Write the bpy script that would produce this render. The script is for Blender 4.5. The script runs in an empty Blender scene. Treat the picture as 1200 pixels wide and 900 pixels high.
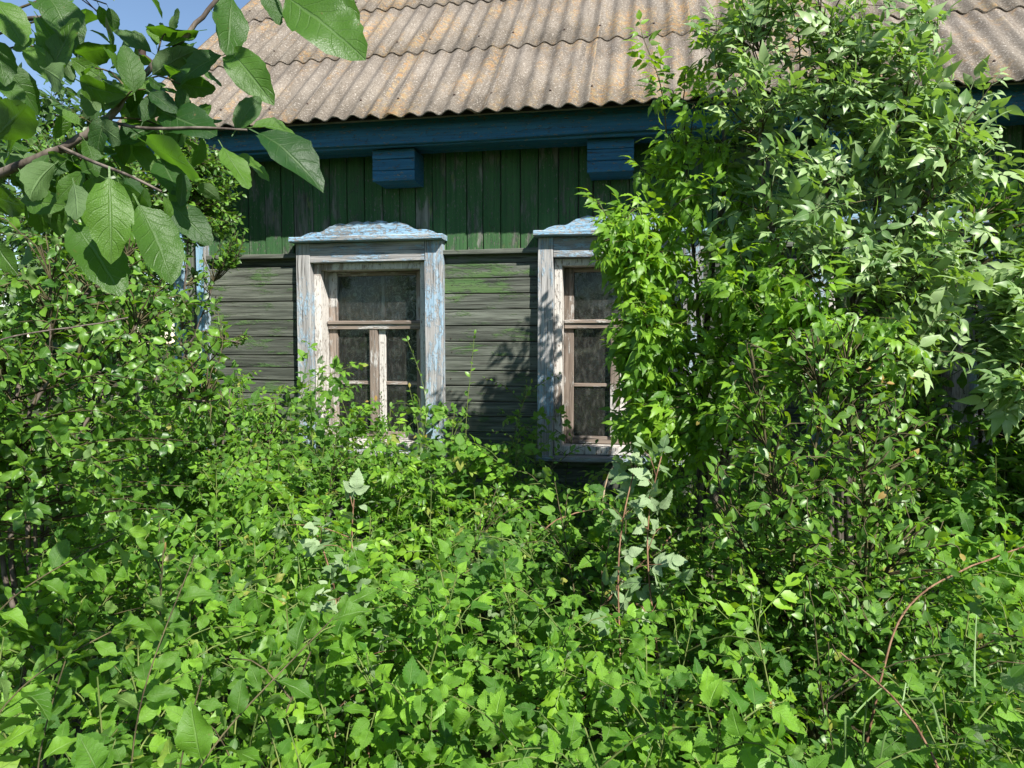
import bpy, math, random
import numpy as np
from mathutils import Matrix, Vector

# ------------------------------------------------------------------ camera, sky, sun, exposure
SC = bpy.context.scene
COL = SC.collection
rad = math.radians
CAM_POS = np.array([0.0, -4.6, 1.6]); CAM_YAW = rad(10.5); CAM_PITCH = rad(3.2)
cam_data = bpy.data.cameras.new('camera')
cam_data.lens = 25.92; cam_data.sensor_width = 36.0
cam_data.clip_start = 0.05; cam_data.clip_end = 3000
cam = bpy.data.objects.new('camera', cam_data); COL.objects.link(cam)
cam.location = CAM_POS
cam.rotation_euler = (math.pi / 2 - CAM_PITCH, 0, CAM_YAW)
SC.camera = cam

SUN_EL = rad(43.5); SUN_AZ = rad(135)           # azimuth clockwise from +Y
SUN = np.array([math.sin(SUN_AZ) * math.cos(SUN_EL), math.cos(SUN_AZ) * math.cos(SUN_EL), math.sin(SUN_EL)])
world = bpy.data.worlds.new('World'); SC.world = world; world.use_nodes = True
wn = world.node_tree
sky = wn.nodes.new('ShaderNodeTexSky'); sky.sky_type = 'NISHITA'; sky.sun_disc = False
sky.sun_elevation = SUN_EL; sky.sun_rotation = SUN_AZ
sky.air_density = 1.05; sky.dust_density = 0.05; sky.ozone_density = 2.4
bg = wn.nodes['Background']; bg.inputs['Strength'].default_value = 0.080
wn.links.new(sky.outputs[0], bg.inputs['Color'])
sun_data = bpy.data.lights.new('sun', 'SUN'); sun_data.energy = 5.0; sun_data.angle = rad(0.5)
sun_data.color = (1.0, 0.96, 0.89)
sun = bpy.data.objects.new('sun', sun_data); COL.objects.link(sun)
sun.rotation_euler = Vector(SUN).to_track_quat('Z', 'Y').to_euler(); sun.location = (6, -8, 9)
SC.view_settings.view_transform = 'Standard'; SC.view_settings.look = 'None'
SC.view_settings.gamma = 1.0; SC.view_settings.exposure = 1.0
SC.cycles.max_bounces = 5; SC.cycles.diffuse_bounces = 2; SC.cycles.glossy_bounces = 2; SC.cycles.transmission_bounces = 4
SC.cycles.transparent_max_bounces = 8

rng = np.random.default_rng(11)
random.seed(5)

# ------------------------------------------------------------------ helpers
def tag(o, label=None, cat=None, group=None, kind=None):
    if label: o['label'] = label
    if cat: o['category'] = cat
    if group: o['group'] = group
    if kind: o['kind'] = kind
    return o

def empty(name, loc, label=None, cat=None, group=None):
    o = bpy.data.objects.new(name, None); COL.objects.link(o)
    o.location = tuple(loc); o.empty_display_size = 0.1
    return tag(o, label, cat, group)

def make_mesh(name, v, f, mat=None, uv=None, rnd=None, smooth=False, fmat=None):
    """v (N,3), f (M,3) or list of polygons"""
    me = bpy.data.meshes.new(name)
    if isinstance(f, np.ndarray) and f.ndim == 2:
        k = f.shape[1]; M = len(f)
        me.vertices.add(len(v)); me.vertices.foreach_set('co', np.asarray(v, np.float32).ravel())
        me.loops.add(M * k); me.loops.foreach_set('vertex_index', f.astype(np.int32).ravel())
        me.polygons.add(M)
        me.polygons.foreach_set('loop_start', np.arange(M, dtype=np.int32) * k)
        me.update(calc_edges=True)
        fl = f.ravel()
    else:
        me.from_pydata([tuple(x) for x in v], [], [tuple(int(i) for i in x) for x in f])
        fl = np.array([i for x in f for i in x])
    if uv is not None:
        u = me.uv_layers.new(name='UVMap')
        u.data.foreach_set('uv', np.asarray(uv, np.float32)[fl].ravel())
    if rnd is not None:
        a = me.attributes.new('rnd', 'FLOAT', 'POINT')
        a.data.foreach_set('value', np.asarray(rnd, np.float32))
    if smooth:
        me.polygons.foreach_set('use_smooth', np.ones(len(me.polygons), bool))
    mats = mat if isinstance(mat, (list, tuple)) else [mat]
    for m in mats:
        if m is not None: me.materials.append(m)
    if fmat is not None:
        me.polygons.foreach_set('material_index', np.asarray(fmat, np.int32))
    me.update()
    return me

def add(name, me, parent=None, loc=(0, 0, 0), rot=(0, 0, 0)):
    o = bpy.data.objects.new(name, me); COL.objects.link(o)
    o.location = tuple(loc); o.rotation_euler = rot
    if parent is not None: o.parent = parent
    return o

def box_arrays(x0, x1, y0, y1, z0, z1, b=0.0):
    """a box; with b the edges of the front (-y) face are chamfered"""
    if b <= 0:
        v = [(x0,y0,z0),(x1,y0,z0),(x1,y1,z0),(x0,y1,z0),(x0,y0,z1),(x1,y0,z1),(x1,y1,z1),(x0,y1,z1)]
        f = [(0,1,5,4),(1,2,6,5),(2,3,7,6),(3,0,4,7),(4,5,6,7),(3,2,1,0)]
        return v, f
    v = [(x0+b,y0,z0+b),(x1-b,y0,z0+b),(x1-b,y0,z1-b),(x0+b,y0,z1-b),
         (x0,y0+b,z0),(x1,y0+b,z0),(x1,y0+b,z1),(x0,y0+b,z1),
         (x0,y1,z0),(x1,y1,z0),(x1,y1,z1),(x0,y1,z1)]
    f = [(0,1,2,3),(0,4,5,1),(1,5,6,2),(2,6,7,3),(3,7,4,0),(4,8,9,5),(5,9,10,6),(6,10,11,7),(7,11,8,4),(8,11,10,9)]
    return v, f

def multi_box(name, boxes, mat, b=0.0):
    V, Fc = [], []
    for bx in boxes:
        v, f = box_arrays(*bx, b=b)
        o = len(V); V += v; Fc += [tuple(i + o for i in q) for q in f]
    return make_mesh(name, V, Fc, mat)

def plank(name, length, width, thick, mat, parent, centre, vertical=False, b=0.003, jitter=0.0015, sub=4):
    """board whose local X is its length, local Z its width, front at local -Y; slightly uneven edges"""
    h = length / 2; w = width / 2; t = thick / 2
    xs = np.linspace(-h, h, sub + 1)
    V = []; F = []
    for x in xs:
        a = rng.normal(0, jitter); c = rng.normal(0, jitter); d = rng.normal(0, jitter * .6)
        V += [(x, -t + d + b, -w + a), (x, -t + d, -w + b + a), (x, -t + d, w - b + c), (x, -t + d + b, w + c), (x, t, w + c), (x, t, -w + a)]
    for i in range(sub):
        for k in range(6):
            k2 = (k + 1) % 6
            F.append((i*6+k, (i+1)*6+k, (i+1)*6+k2, i*6+k2))
    F.append((0, 1, 2, 3, 4, 5)); F.append(tuple(sub*6 + k for k in (5, 4, 3, 2, 1, 0)))
    me = make_mesh(name, V, F, mat)
    o = add(name, me, parent, centre)
    if vertical: o.rotation_euler = (0, -math.pi / 2, 0)
    return o

def tube(pts, r, sides=5):
    pts = np.asarray(pts, float); n = len(pts)
    r = np.broadcast_to(np.asarray(r, float), (n,))
    d = np.gradient(pts, axis=0); d /= np.linalg.norm(d, axis=1)[:, None] + 1e-9
    ref = np.array([0.3, 1.0, 0.2]) if abs(d[0, 2]) > .6 else np.array([0.1, 0.2, 1.0])
    a = np.cross(d, ref); a /= np.linalg.norm(a, axis=1)[:, None] + 1e-9
    b = np.cross(d, a)
    an = np.arange(sides) * 2 * math.pi / sides
    V = pts[:, None] + r[:, None, None] * (np.cos(an)[None, :, None] * a[:, None] + np.sin(an)[None, :, None] * b[:, None])
    i = np.arange(n - 1)[:, None] * sides; k = np.arange(sides)[None]; k2 = (k + 1) % sides
    q = np.stack([i + k, i + k2, i + sides + k2, i + sides + k], -1).reshape(-1, 4)
    return V.reshape(-1, 3), np.concatenate([q[:, [0, 1, 2]], q[:, [0, 2, 3]]])

def join(parts):
    V = []; F = []; o = 0
    for v, f in parts:
        V.append(v); F.append(f + o); o += len(v)
    return np.concatenate(V), np.concatenate(F)

def smooth_path(pts, n):
    """Catmull-Rom through pts, n samples"""
    p = np.asarray(pts, float)
    p = np.vstack([2 * p[0] - p[1], p, 2 * p[-1] - p[-2]])
    m = len(p) - 3
    out = []
    for t in np.linspace(0, m - 1e-6, n):
        i = int(t); u = t - i
        a, b, c, d = p[i:i + 4]
        out.append(.5 * (2*b + (c - a)*u + (2*a - 5*b + 4*c - d)*u*u + (3*b - a - 3*c + d)*u**3))
    return np.array(out)

# ------------------------------------------------------------------ materials
class NT:
    def __init__(s, name):
        s.m = bpy.data.materials.new(name); s.m.use_nodes = True
        s.t = s.m.node_tree; s.t.nodes.clear()
        s.out = s.n('ShaderNodeOutputMaterial')
    def n(s, kind, **kw):
        nd = s.t.nodes.new(kind)
        for k, v in kw.items(): setattr(nd, k, v)
        return nd
    def l(s, a, b): s.t.links.new(a, b)
    def put(s, sock, v):
        if isinstance(v, bpy.types.NodeSocket): s.l(v, sock)
        elif isinstance(v, (tuple, list)) and len(v) == 3 and sock.type == 'RGBA': sock.default_value = (*v, 1)
        else: sock.default_value = v
    def math(s, op, a, b=None, c=None, clamp=False):
        nd = s.n('ShaderNodeMath', operation=op, use_clamp=clamp)
        for i, v in enumerate((a, b, c)):
            if v is not None: s.put(nd.inputs[i], v)
        return nd.outputs[0]
    def mix(s, fac, a, b, blend='MIX'):
        nd = s.n('ShaderNodeMix', data_type='RGBA', blend_type=blend)
        s.put(nd.inputs[0], fac); s.put(nd.inputs[6], a); s.put(nd.inputs[7], b)
        return nd.outputs[2]
    def ramp(s, fac, stops, interp='LINEAR'):
        nd = s.n('ShaderNodeValToRGB'); cr = nd.color_ramp; cr.interpolation = interp
        while len(cr.elements) < len(stops): cr.elements.new(0.5)
        for e, (p, c) in zip(cr.elements, stops):
            e.position = p; e.color = (*c, 1) if len(c) == 3 else c
        s.put(nd.inputs[0], fac)
        return nd.outputs[0]
    def step(s, v, lo, hi):
        nd = s.n('ShaderNodeMapRange', interpolation_type='SMOOTHSTEP')
        s.put(nd.inputs[0], v); nd.inputs[1].default_value = lo; nd.inputs[2].default_value = hi
        return nd.outputs[0]
    def noise(s, vec, scale, detail=4, rough=.55, dist=0.0):
        nd = s.n('ShaderNodeTexNoise'); s.l(vec, nd.inputs['Vector'])
        nd.inputs['Scale'].default_value = scale; nd.inputs['Detail'].default_value = detail
        nd.inputs['Roughness'].default_value = rough; nd.inputs['Distortion'].default_value = dist
        return nd.outputs[0]
    def voro(s, vec, scale, feature='F1', out=0):
        nd = s.n('ShaderNodeTexVoronoi', feature=feature); s.l(vec, nd.inputs['Vector'])
        nd.inputs['Scale'].default_value = scale
        return nd.outputs[out]
    def coord(s, scale=(1, 1, 1), kind='Object', per_object=True):
        tc = s.n('ShaderNodeTexCoord'); v = tc.outputs[kind]
        if per_object:
            oi = s.n('ShaderNodeObjectInfo')
            r = s.math('MULTIPLY', oi.outputs['Random'], 61.0)
            ad = s.n('ShaderNodeVectorMath', operation='ADD'); s.l(v, ad.inputs[0]); s.l(r, ad.inputs[1]); v = ad.outputs[0]
        mp = s.n('ShaderNodeVectorMath', operation='MULTIPLY'); s.l(v, mp.inputs[0]); mp.inputs[1].default_value = scale
        return mp.outputs[0]
    def bump(s, h, strength=.4, dist=.004):
        nd = s.n('ShaderNodeBump'); nd.inputs['Strength'].default_value = strength; nd.inputs['Distance'].default_value = dist
        s.l(h, nd.inputs['Height']); return nd.outputs[0]
    def bsdf(s, color, rough=.7, normal=None, spec=.3, metal=0):
        nd = s.n('ShaderNodeBsdfPrincipled')
        s.put(nd.inputs['Base Color'], color); s.put(nd.inputs['Roughness'], rough)
        nd.inputs['Specular IOR Level'].default_value = spec; nd.inputs['Metallic'].default_value = metal
        if normal is not None: s.l(normal, nd.inputs['Normal'])
        return nd.outputs[0]
    def done(s, sh): s.l(sh, s.out.inputs[0]); return s.m

def wood(name, bare=((.10,.095,.085), (.30,.285,.26)), paint=None, paint2=None, cover=.5, soft=.04, wear_scale=1.0, extra=None, rough=.8, axis=0, chips=.36):
    """weathered board, grain along local X, with paint that flakes along the grain"""
    m = NT(name)
    ax = lambda a, c: (a, c, c) if axis == 0 else (c, c, a)
    g = m.noise(m.coord(ax(1.8, 42)), 1.0, 4, .66, .3)
    fine = m.noise(m.coord(ax(3.5, 190)), 1.0, 2, .6)
    col = m.ramp(g, [(.30, bare[0]), (.5, tuple(.5*(a+b) for a, b in zip(*bare))), (.68, bare[1])])
    crack = m.math('MULTIPLY', m.step(fine, .43, .35), .8)
    col = m.mix(crack, col, (.03, .028, .024))
    oi = m.n('ShaderNodeObjectInfo')
    tint = m.math('MULTIPLY_ADD', oi.outputs['Random'], .5, .74)
    hsv = m.n('ShaderNodeHueSaturation'); m.l(col, hsv.inputs['Color']); m.l(tint, hsv.inputs['Value']); col = hsv.outputs[0]
    h = m.math('MULTIPLY_ADD', fine, .5, g)
    if extra is not None:                                    # algae / lichen patches
        e = m.step(m.noise(m.coord(ax(4, 18)), 1.0, 4, .7), 1 - extra[1], 1 - extra[1] + .08)
        col = m.mix(m.math('MULTIPLY', e, .85), col, extra[0])
    if paint is not None:
        p1 = m.noise(m.coord(ax(4.5 * wear_scale, 20 * wear_scale)), 1.0, 6, .74, .2)
        p2 = m.noise(m.coord((2.6, 2.6, 2.6)), 1.0, 2, .5)
        p = m.math('MULTIPLY_ADD', p2, .55, m.math('MULTIPLY', p1, .72))
        t = .97 - .68 * cover
        mask = m.step(p, t - soft, t + soft)
        chip = m.step(m.noise(m.coord(ax(34, 95)), 1.0, 3, .7), chips, chips + .05)
        mask = m.math('MULTIPLY', mask, chip)
        pc = m.mix(m.step(g, .35, .68), paint, paint2 or paint)
        pc = m.mix(m.math('MULTIPLY', crack, .45), pc, (.05, .05, .045))
        pc = m.mix(m.math('MULTIPLY', m.step(p1, .42, .30), .4), pc, bare[0])
        col = m.mix(mask, col, pc)
        h = m.math('ADD', h, m.math('MULTIPLY', mask, .8))
    return m.done(m.bsdf(col, rough, m.bump(h, .8, .005), .22))

M = {}
M['siding'] = wood('weathered_grey_siding', ((.036,.041,.033), (.162,.175,.143)), (.065,.125,.042), (.095,.155,.058), .36, .05, extra=((.07,.105,.045), .33))
M['green'] = wood('green_painted_plank', ((.065,.072,.058), (.18,.185,.155)), (.030,.086,.031), (.050,.120,.042), .60, .06, extra=((.12,.165,.055), .42))
M['blue'] = wood('blue_painted_board', ((.10,.10,.095), (.22,.22,.21)), (.020,.105,.195), (.034,.145,.245), .78, .05, rough=.6)
M['casing'] = wood('flaking_pale_blue_casing', ((.16,.152,.148), (.42,.41,.395)), (.24,.36,.46), (.37,.46,.53), .47, .05, wear_scale=1.5, chips=.42)
M['pediment'] = wood('blue_flaking_pediment', ((.17,.17,.165), (.42,.42,.41)), (.20,.35,.48), (.32,.45,.55), .62, .04, wear_scale=1.9, chips=.44)
M['jamb'] = wood('flaking_white_jamb', ((.13,.10,.08), (.36,.30,.25)), (.50,.47,.43), (.60,.57,.53), .58, .05, wear_scale=1.4, chips=.40)
M['sash'] = wood('bare_brown_sash', ((.11,.082,.062), (.32,.26,.215)), (.42,.40,.37), (.50,.48,.45), .40, .05, wear_scale=1.8)
M['corner'] = wood('corner_board_blue_white', ((.24,.235,.225), (.50,.49,.48)), (.18,.35,.49), (.30,.46,.58), .60, .05)
M['dark_wall'] = wood('rough_log_wall', ((.06,.055,.05), (.16,.15,.13)))

m = NT('asbestos_cement_slate')
co = m.coord((1, 1, 1)); cl = m.coord((1, .35, 1))
base = m.ramp(m.noise(cl, 7, 4, .65), [(.3, (.105,.088,.070)), (.5, (.168,.142,.114)), (.7, (.228,.195,.158))])
sp = m.noise(co, 95, 3, .7)
base = m.mix(m.step(sp, .56, .66), base, (.40,.36,.31))
base = m.mix(m.step(sp, .43, .34), base, (.09,.075,.06))
li = m.noise(cl, 3.6, 4, .72)
li2 = m.noise(co, 38, 4, .7)
lm = m.math('MULTIPLY', m.step(li, .46, .62), m.step(li2, .42, .58))
base = m.mix(m.math('MULTIPLY', lm, .55), base, m.mix(m.step(m.noise(co, 22, 3), .4, .6), (.38,.20,.06), (.34,.25,.12)))
gm = m.step(m.noise(cl, 1.9, 5, .6), .5, .75)
base = m.mix(m.math('MULTIPLY', gm, .22), base, (.15,.14,.125))
M['slate'] = m.done(m.bsdf(base, .95, m.bump(m.math('ADD', sp, li2), .5, .004), .12))
m = NT('rusty_nail'); M['nail'] = m.done(m.bsdf((.05,.03,.022), .8))
m = NT('black_cable'); M['cable'] = m.done(m.bsdf((.03,.028,.032), .55))

m = NT('dusty_window_glass')
co = m.coord((1, 1, 1))
tr = m.n('ShaderNodeBsdfTransparent'); tr.inputs[0].default_value = (.80,.84,.82,1)
gl = m.n('ShaderNodeBsdfGlossy'); gl.inputs['Roughness'].default_value = .03; gl.inputs[0].default_value = (.34,.38,.38,1)  # dark gloss tint dims the reflection in place of trees opposite
wav = m.bump(m.noise(co, 5, 2, .5), .25, .02); m.l(wav, gl.inputs['Normal'])
fr = m.n('ShaderNodeFresnel'); fr.inputs[0].default_value = 1.5
mx = m.n('ShaderNodeMixShader'); m.l(fr.outputs[0], mx.inputs[0]); m.l(tr.outputs[0], mx.inputs[1]); m.l(gl.outputs[0], mx.inputs[2])
dust = m.n('ShaderNodeBsdfDiffuse'); dust.inputs[0].default_value = (.42,.41,.37,1)
dm = m.math('MULTIPLY', m.step(m.noise(m.coord((1, 1, .3)), 42, 4, .75), .45, .75), .10)
dm = m.math('ADD', dm, .032)
mx2 = m.n('ShaderNodeMixShader'); m.l(dm, mx2.inputs[0]); m.l(mx.outputs[0], mx2.inputs[1]); m.l(dust.outputs[0], mx2.inputs[2])
M['glass'] = m.done(mx2.outputs[0])

m = NT('lace_curtain_fabric')
co = m.coord((1, .2, 1), per_object=False)
cell = m.n('ShaderNodeTexVoronoi', feature='F1'); m.l(co, cell.inputs['Vector']); cell.inputs['Scale'].default_value = 7.0; cell.inputs['Randomness'].default_value = .45
d1 = cell.outputs['Distance']
rings = m.math('SINE', m.math('MULTIPLY', d1, 26.0))
nz = m.noise(co, 13, 2, .5, 2.2)
curl = m.math('ABSOLUTE', m.math('SUBTRACT', nz, .5))
vine = m.step(curl, .045, .015)
flower = m.math('MULTIPLY', m.step(d1, .34, .24), m.step(m.math('ADD', rings, m.math('MULTIPLY', nz, 1.6)), .7, 1.25))
net = m.voro(co, 120, 'DISTANCE_TO_EDGE')
netm = m.math('MULTIPLY', m.step(net, .12, .03), .40)
al = m.math('MAXIMUM', m.math('MAXIMUM', m.math('MULTIPLY', flower, .9), m.math('MULTIPLY', vine, .75)), netm)
tr = m.n('ShaderNodeBsdfTransparent')
df = m.n('ShaderNodeBsdfDiffuse'); df.inputs[0].default_value = (.78,.79,.72,1)
mx = m.n('ShaderNodeMixShader'); m.l(al, mx.inputs[0]); m.l(tr.outputs[0], mx.inputs[1]); m.l(df.outputs[0], mx.inputs[2])
M['lace'] = m.done(mx.outputs[0])

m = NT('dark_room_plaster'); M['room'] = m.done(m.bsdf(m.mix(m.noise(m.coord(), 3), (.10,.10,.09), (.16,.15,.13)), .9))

m = NT('garden_soil')
co = m.coord((1, 1, 1), per_object=False)
s1 = m.noise(co, 2.2, 3, .65); s2 = m.noise(co, 30, 3, .7)
M['soil'] = m.done(m.bsdf(m.mix(m.step(s1, .42, .62), m.mix(s2, (.028,.02,.013), (.075,.055,.035)), m.mix(s2, (.02,.035,.012), (.05,.085,.025))), .95, m.bump(s2, .8, .02), .1))

def bark(name, a, b, sc=40):
    m = NT(name); co = m.coord((1, 1, .25), per_object=False)
    g = m.noise(co, sc, 5, .65)
    return m.done(m.bsdf(m.mix(m.step(g, .35, .65), a, b), .8, m.bump(g, .5, .003), .2))
M['bark'] = bark('grey_brown_bark', (.055,.042,.034), (.17,.14,.115))
M['twig'] = bark('green_brown_twig', (.05,.04,.022), (.115,.10,.048))
M['green_stem'] = bark('green_stem', (.08,.13,.03), (.17,.20,.06))
M['red_cane'] = bark('dry_red_brown_cane', (.12,.06,.035), (.27,.16,.095), 60)
M['tan_cane'] = bark('dry_tan_cane', (.22,.15,.09), (.42,.32,.22), 60)

def leaf_mat(name, dark, light, under, trans, tfac=.34, rough=.42, spec=.42, vein=.5, nv=8.0, slope=9.0, young=None, bump=.35):
    """leaf: colour differs leaf by leaf, paler veins and underside, lets light through"""
    m = NT(name)
    at = m.n('ShaderNodeAttribute', attribute_name='rnd'); oi = m.n('ShaderNodeObjectInfo')
    r = m.math('FRACT', m.math('ADD', at.outputs['Fac'], m.math('MULTIPLY', oi.outputs['Random'], .997)))
    stops = [(0, dark), (.55, tuple(.5*(a+b) for a, b in zip(dark, light))), (.93, light)]
    if young: stops.append((.992, young)); stops[2] = (.97, light)
    col = m.ramp(r, stops)
    uv = m.n('ShaderNodeUVMap'); sep = m.n('ShaderNodeSeparateXYZ'); m.l(uv.outputs[0], sep.inputs[0])
    u = m.math('ABSOLUTE', m.math('SUBTRACT', sep.outputs[0], .5))
    mid = m.step(u, .045, .012)
    ph = m.math('FRACT', m.math('SUBTRACT', m.math('MULTIPLY', sep.outputs[1], nv), m.math('MULTIPLY', u, slope * .5)))
    side = m.math('MULTIPLY', m.step(m.math('ABSOLUTE', m.math('SUBTRACT', ph, .5)), .10, .02), m.step(u, .5, .2))
    vm = m.math('MAXIMUM', mid, m.math('MULTIPLY', side, .45))
    tc = m.n('ShaderNodeTexCoord')
    if bump:
        bl = m.noise(tc.outputs['Object'], 55, 2, .6)
        col = m.mix(m.math('MULTIPLY', m.step(bl, .45, .7), .25), col, dark)
        sc_ = m.n('ShaderNodeVectorMath', operation='ADD'); m.l(tc.outputs['Object'], sc_.inputs[0]); m.l(m.math('MULTIPLY', r, 17.0), sc_.inputs[1])
        col = m.mix(m.math('MULTIPLY', m.step(m.noise(sc_.outputs[0], 9, 2, .6), .70, .76), .8), col, (.13, .085, .03))
    vcol = tuple(min(1, .6 * x + .4 * y + .05) for x, y in zip(light, under))
    col = m.mix(m.math('MULTIPLY', vm, vein), col, vcol)
    geo = m.n('ShaderNodeNewGeometry')
    ucol = m.mix(m.math('MULTIPLY', vm, vein), under, tuple(min(1, x * 1.35) for x in under))
    ucol = m.mix(.35, ucol, col)
    fcol = m.mix(geo.outputs['Backfacing'], col, ucol)
    nrm = m.bump(m.math('MULTIPLY_ADD', bl, .4, m.math('MULTIPLY', vm, -.8)), bump, .003) if bump else None
    rg = m.math('MULTIPLY_ADD', geo.outputs['Backfacing'], .22, rough)
    pr = m.bsdf(fcol, rg, nrm, spec)
    tl = m.n('ShaderNodeBsdfTranslucent')
    tcol = m.mix(r, trans, tuple(x * 1.25 for x in trans)); tcol = m.mix(m.math('MULTIPLY', vm, .35), tcol, tuple(.6 * x for x in trans))
    m.l(tcol, tl.inputs[0])
    mx = m.n('ShaderNodeMixShader'); mx.inputs[0].default_value = tfac
    m.l(pr, mx.inputs[1]); m.l(tl.outputs[0], mx.inputs[2])
    return m.done(mx.outputs[0])

M['leaf_plum'] = leaf_mat('plum_leaf', (.016,.052,.010), (.078,.165,.018), (.13,.20,.085), (.15,.36,.012), .30, .40, .36, .34, 7.5, 7, bump=.6)  # darker copy: shade on the hanging branch is put into the colour
M['leaf_plum_lit'] = leaf_mat('plum_shrub_leaf', (.028,.085,.011), (.13,.26,.026), (.16,.24,.09), (.26,.50,.018), .28, .40, .40, .38, 7.5, 7, bump=0)  # brighter copy of the plum leaf, sunlight put into the colour
M['leaf_sucker'] = leaf_mat('plum_sucker_leaf', (.034,.098,.011), (.14,.285,.025), (.17,.26,.08), (.30,.57,.018), .29, .42, .36, .38, 7.5, 7, young=(.27,.27,.06), bump=.6)
M['leaf_small'] = leaf_mat('small_shrub_leaf', (.028,.082,.012), (.125,.25,.026), (.16,.24,.09), (.25,.48,.02), .26, .40, .42, .4, 7, 7, bump=0)
M['leaf_sapling'] = leaf_mat('sapling_leaf', (.034,.095,.012), (.135,.27,.027), (.17,.25,.09), (.28,.52,.02), .27, .40, .42, .4, 7, 7, young=(.34,.20,.06), bump=0)
M['leaf_maple'] = leaf_mat('maple_leaflet', (.045,.125,.010), (.19,.35,.024), (.19,.30,.08), (.37,.62,.018), .33, .44, .36, .4, 7, 9, bump=0)
M['leaf_pale'] = leaf_mat('pale_ash_leaflet', (.075,.155,.038), (.29,.40,.165), (.30,.38,.20), (.30,.52,.04), .26, .42, .42, .4, 9, 9, bump=0)
M['leaf_rasp'] = leaf_mat('raspberry_leaflet', (.032,.100,.012), (.15,.31,.028), (.28,.35,.22), (.28,.55,.02), .27, .52, .28, .36, 9, 10, young=(.30,.28,.06), bump=.7)
M['leaf_rasp_pale'] = leaf_mat('pale_raspberry_leaflet', (.13,.22,.085), (.28,.37,.20), (.35,.42,.28), (.26,.46,.07), .22, .6, .25, .5, 9, 10, bump=.6)
M['leaf_nettle'] = leaf_mat('nettle_leaf', (.042,.128,.012), (.175,.35,.028), (.16,.26,.07), (.34,.61,.018), .29, .48, .30, .34, 8, 11, bump=.7)
M['leaf_dark'] = leaf_mat('lilac_leaf', (.03,.075,.02), (.075,.14,.03), (.12,.18,.08), (.14,.30,.03), .28, .42, .42, .35, 7, 7)
M['leaf_brown'] = leaf_mat('withered_leaf', (.16,.07,.03), (.34,.16,.07), (.30,.17,.09), (.35,.15,.04), .25, .7, .2, .4, 7, 8)
m = NT('grass_blade_green'); M['grass'] = m.done(m.bsdf(m.mix(m.noise(m.coord(), 8), (.09,.17,.045), (.19,.28,.10)), .5))

# ------------------------------------------------------------------ ground
gx = np.concatenate([[-1500, -300, -60, -20], np.linspace(-9, 7, 49), [20, 60, 300, 1500]])
gy = np.concatenate([[-1500, -300, -60, -20], np.linspace(-9, 7, 49), [20, 60, 300, 1500]])
X, Y = np.meshgrid(gx, gy)
Z = np.where((np.abs(X + 1) < 8.2) & (np.abs(Y + 1) < 8.2), rng.normal(0, .012, X.shape), 0) - .015
n = len(gx)
ii, jj = np.meshgrid(np.arange(n - 1), np.arange(n - 1))
q = np.stack([jj*n+ii, jj*n+ii+1, (jj+1)*n+ii+1, (jj+1)*n+ii], -1).reshape(-1, 4)
g = add('ground', make_mesh('ground', np.stack([X, Y, Z], -1).reshape(-1, 3), q, M['soil'], smooth=True))
tag(g, 'bare dark garden soil under the thicket', 'ground', kind='structure')

# ------------------------------------------------------------------ the wooden house
WX0, WX1 = -3.20, 3.75                      # facade from corner to corner
HOUSE_DEPTH = 5.2
WIN_L = [-2.285, -0.681, 0.923]             # outer left edges of the window casings
WIN_W = 0.995; SB_L, SB_R = 0.098, 0.118    # casing width, side boards
WZ0, WZ1 = 0.90, 2.123                      # opening heights
BELT = 2.165
house = empty('wooden_house', (0, 0, 0), 'overgrown wooden house with grey boards, flaking blue window casings and slate roof', 'house')

# log wall behind the boards, with the openings left free
boxes = []
ops = [(x + SB_L - .005, x + WIN_W - SB_R + .005) for x in WIN_L]
xs = [WX0 + .03] + [v for o in ops for v in o] + [WX1 - .03]
for i in range(0, len(xs), 2): boxes.append((xs[i], xs[i+1], .024, .20, WZ0 - .02, WZ1 + .02))
boxes.append((WX0 + .03, WX1 - .03, .024, .20, -.05, WZ0 - .02)); boxes.append((WX0 + .03, WX1 - .03, .024, .20, WZ1 + .02, 3.05))
wall = add('wall', multi_box('wall', boxes, M['dark_wall']), house)
boxes = [(WX0 + .03, WX0 + .2, .2, HOUSE_DEPTH, -.05, 3.05), (WX1 - .2, WX1 - .03, .2, HOUSE_DEPTH, -.05, 3.05), (WX0 + .2, WX1 - .2, HOUSE_DEPTH - .2, HOUSE_DEPTH, -.05, 3.05)]
back = add('rear_wall', multi_box('rear_wall', boxes, M['dark_wall']), house)
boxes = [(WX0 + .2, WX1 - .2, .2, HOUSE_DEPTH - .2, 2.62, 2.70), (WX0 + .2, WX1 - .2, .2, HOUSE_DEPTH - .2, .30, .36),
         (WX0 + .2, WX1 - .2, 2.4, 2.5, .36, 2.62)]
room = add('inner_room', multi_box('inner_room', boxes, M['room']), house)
gx0 = []
for x in (WX0 + .05, WX1 - .17):            # the gable triangles
    v = [(x, .1, 3.05), (x, HOUSE_DEPTH - .1, 3.05), (x, HOUSE_DEPTH / 2, 5.18), (x + .12, .1, 3.05), (x + .12, HOUSE_DEPTH - .1, 3.05), (x + .12, HOUSE_DEPTH / 2, 5.18)]
    f = [(0, 2, 1), (3, 4, 5), (0, 3, 5, 2), (1, 2, 5, 4), (0, 1, 4, 3)]
    add('gable', make_mesh('gable', v, f, M['dark_wall']), house)

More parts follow.
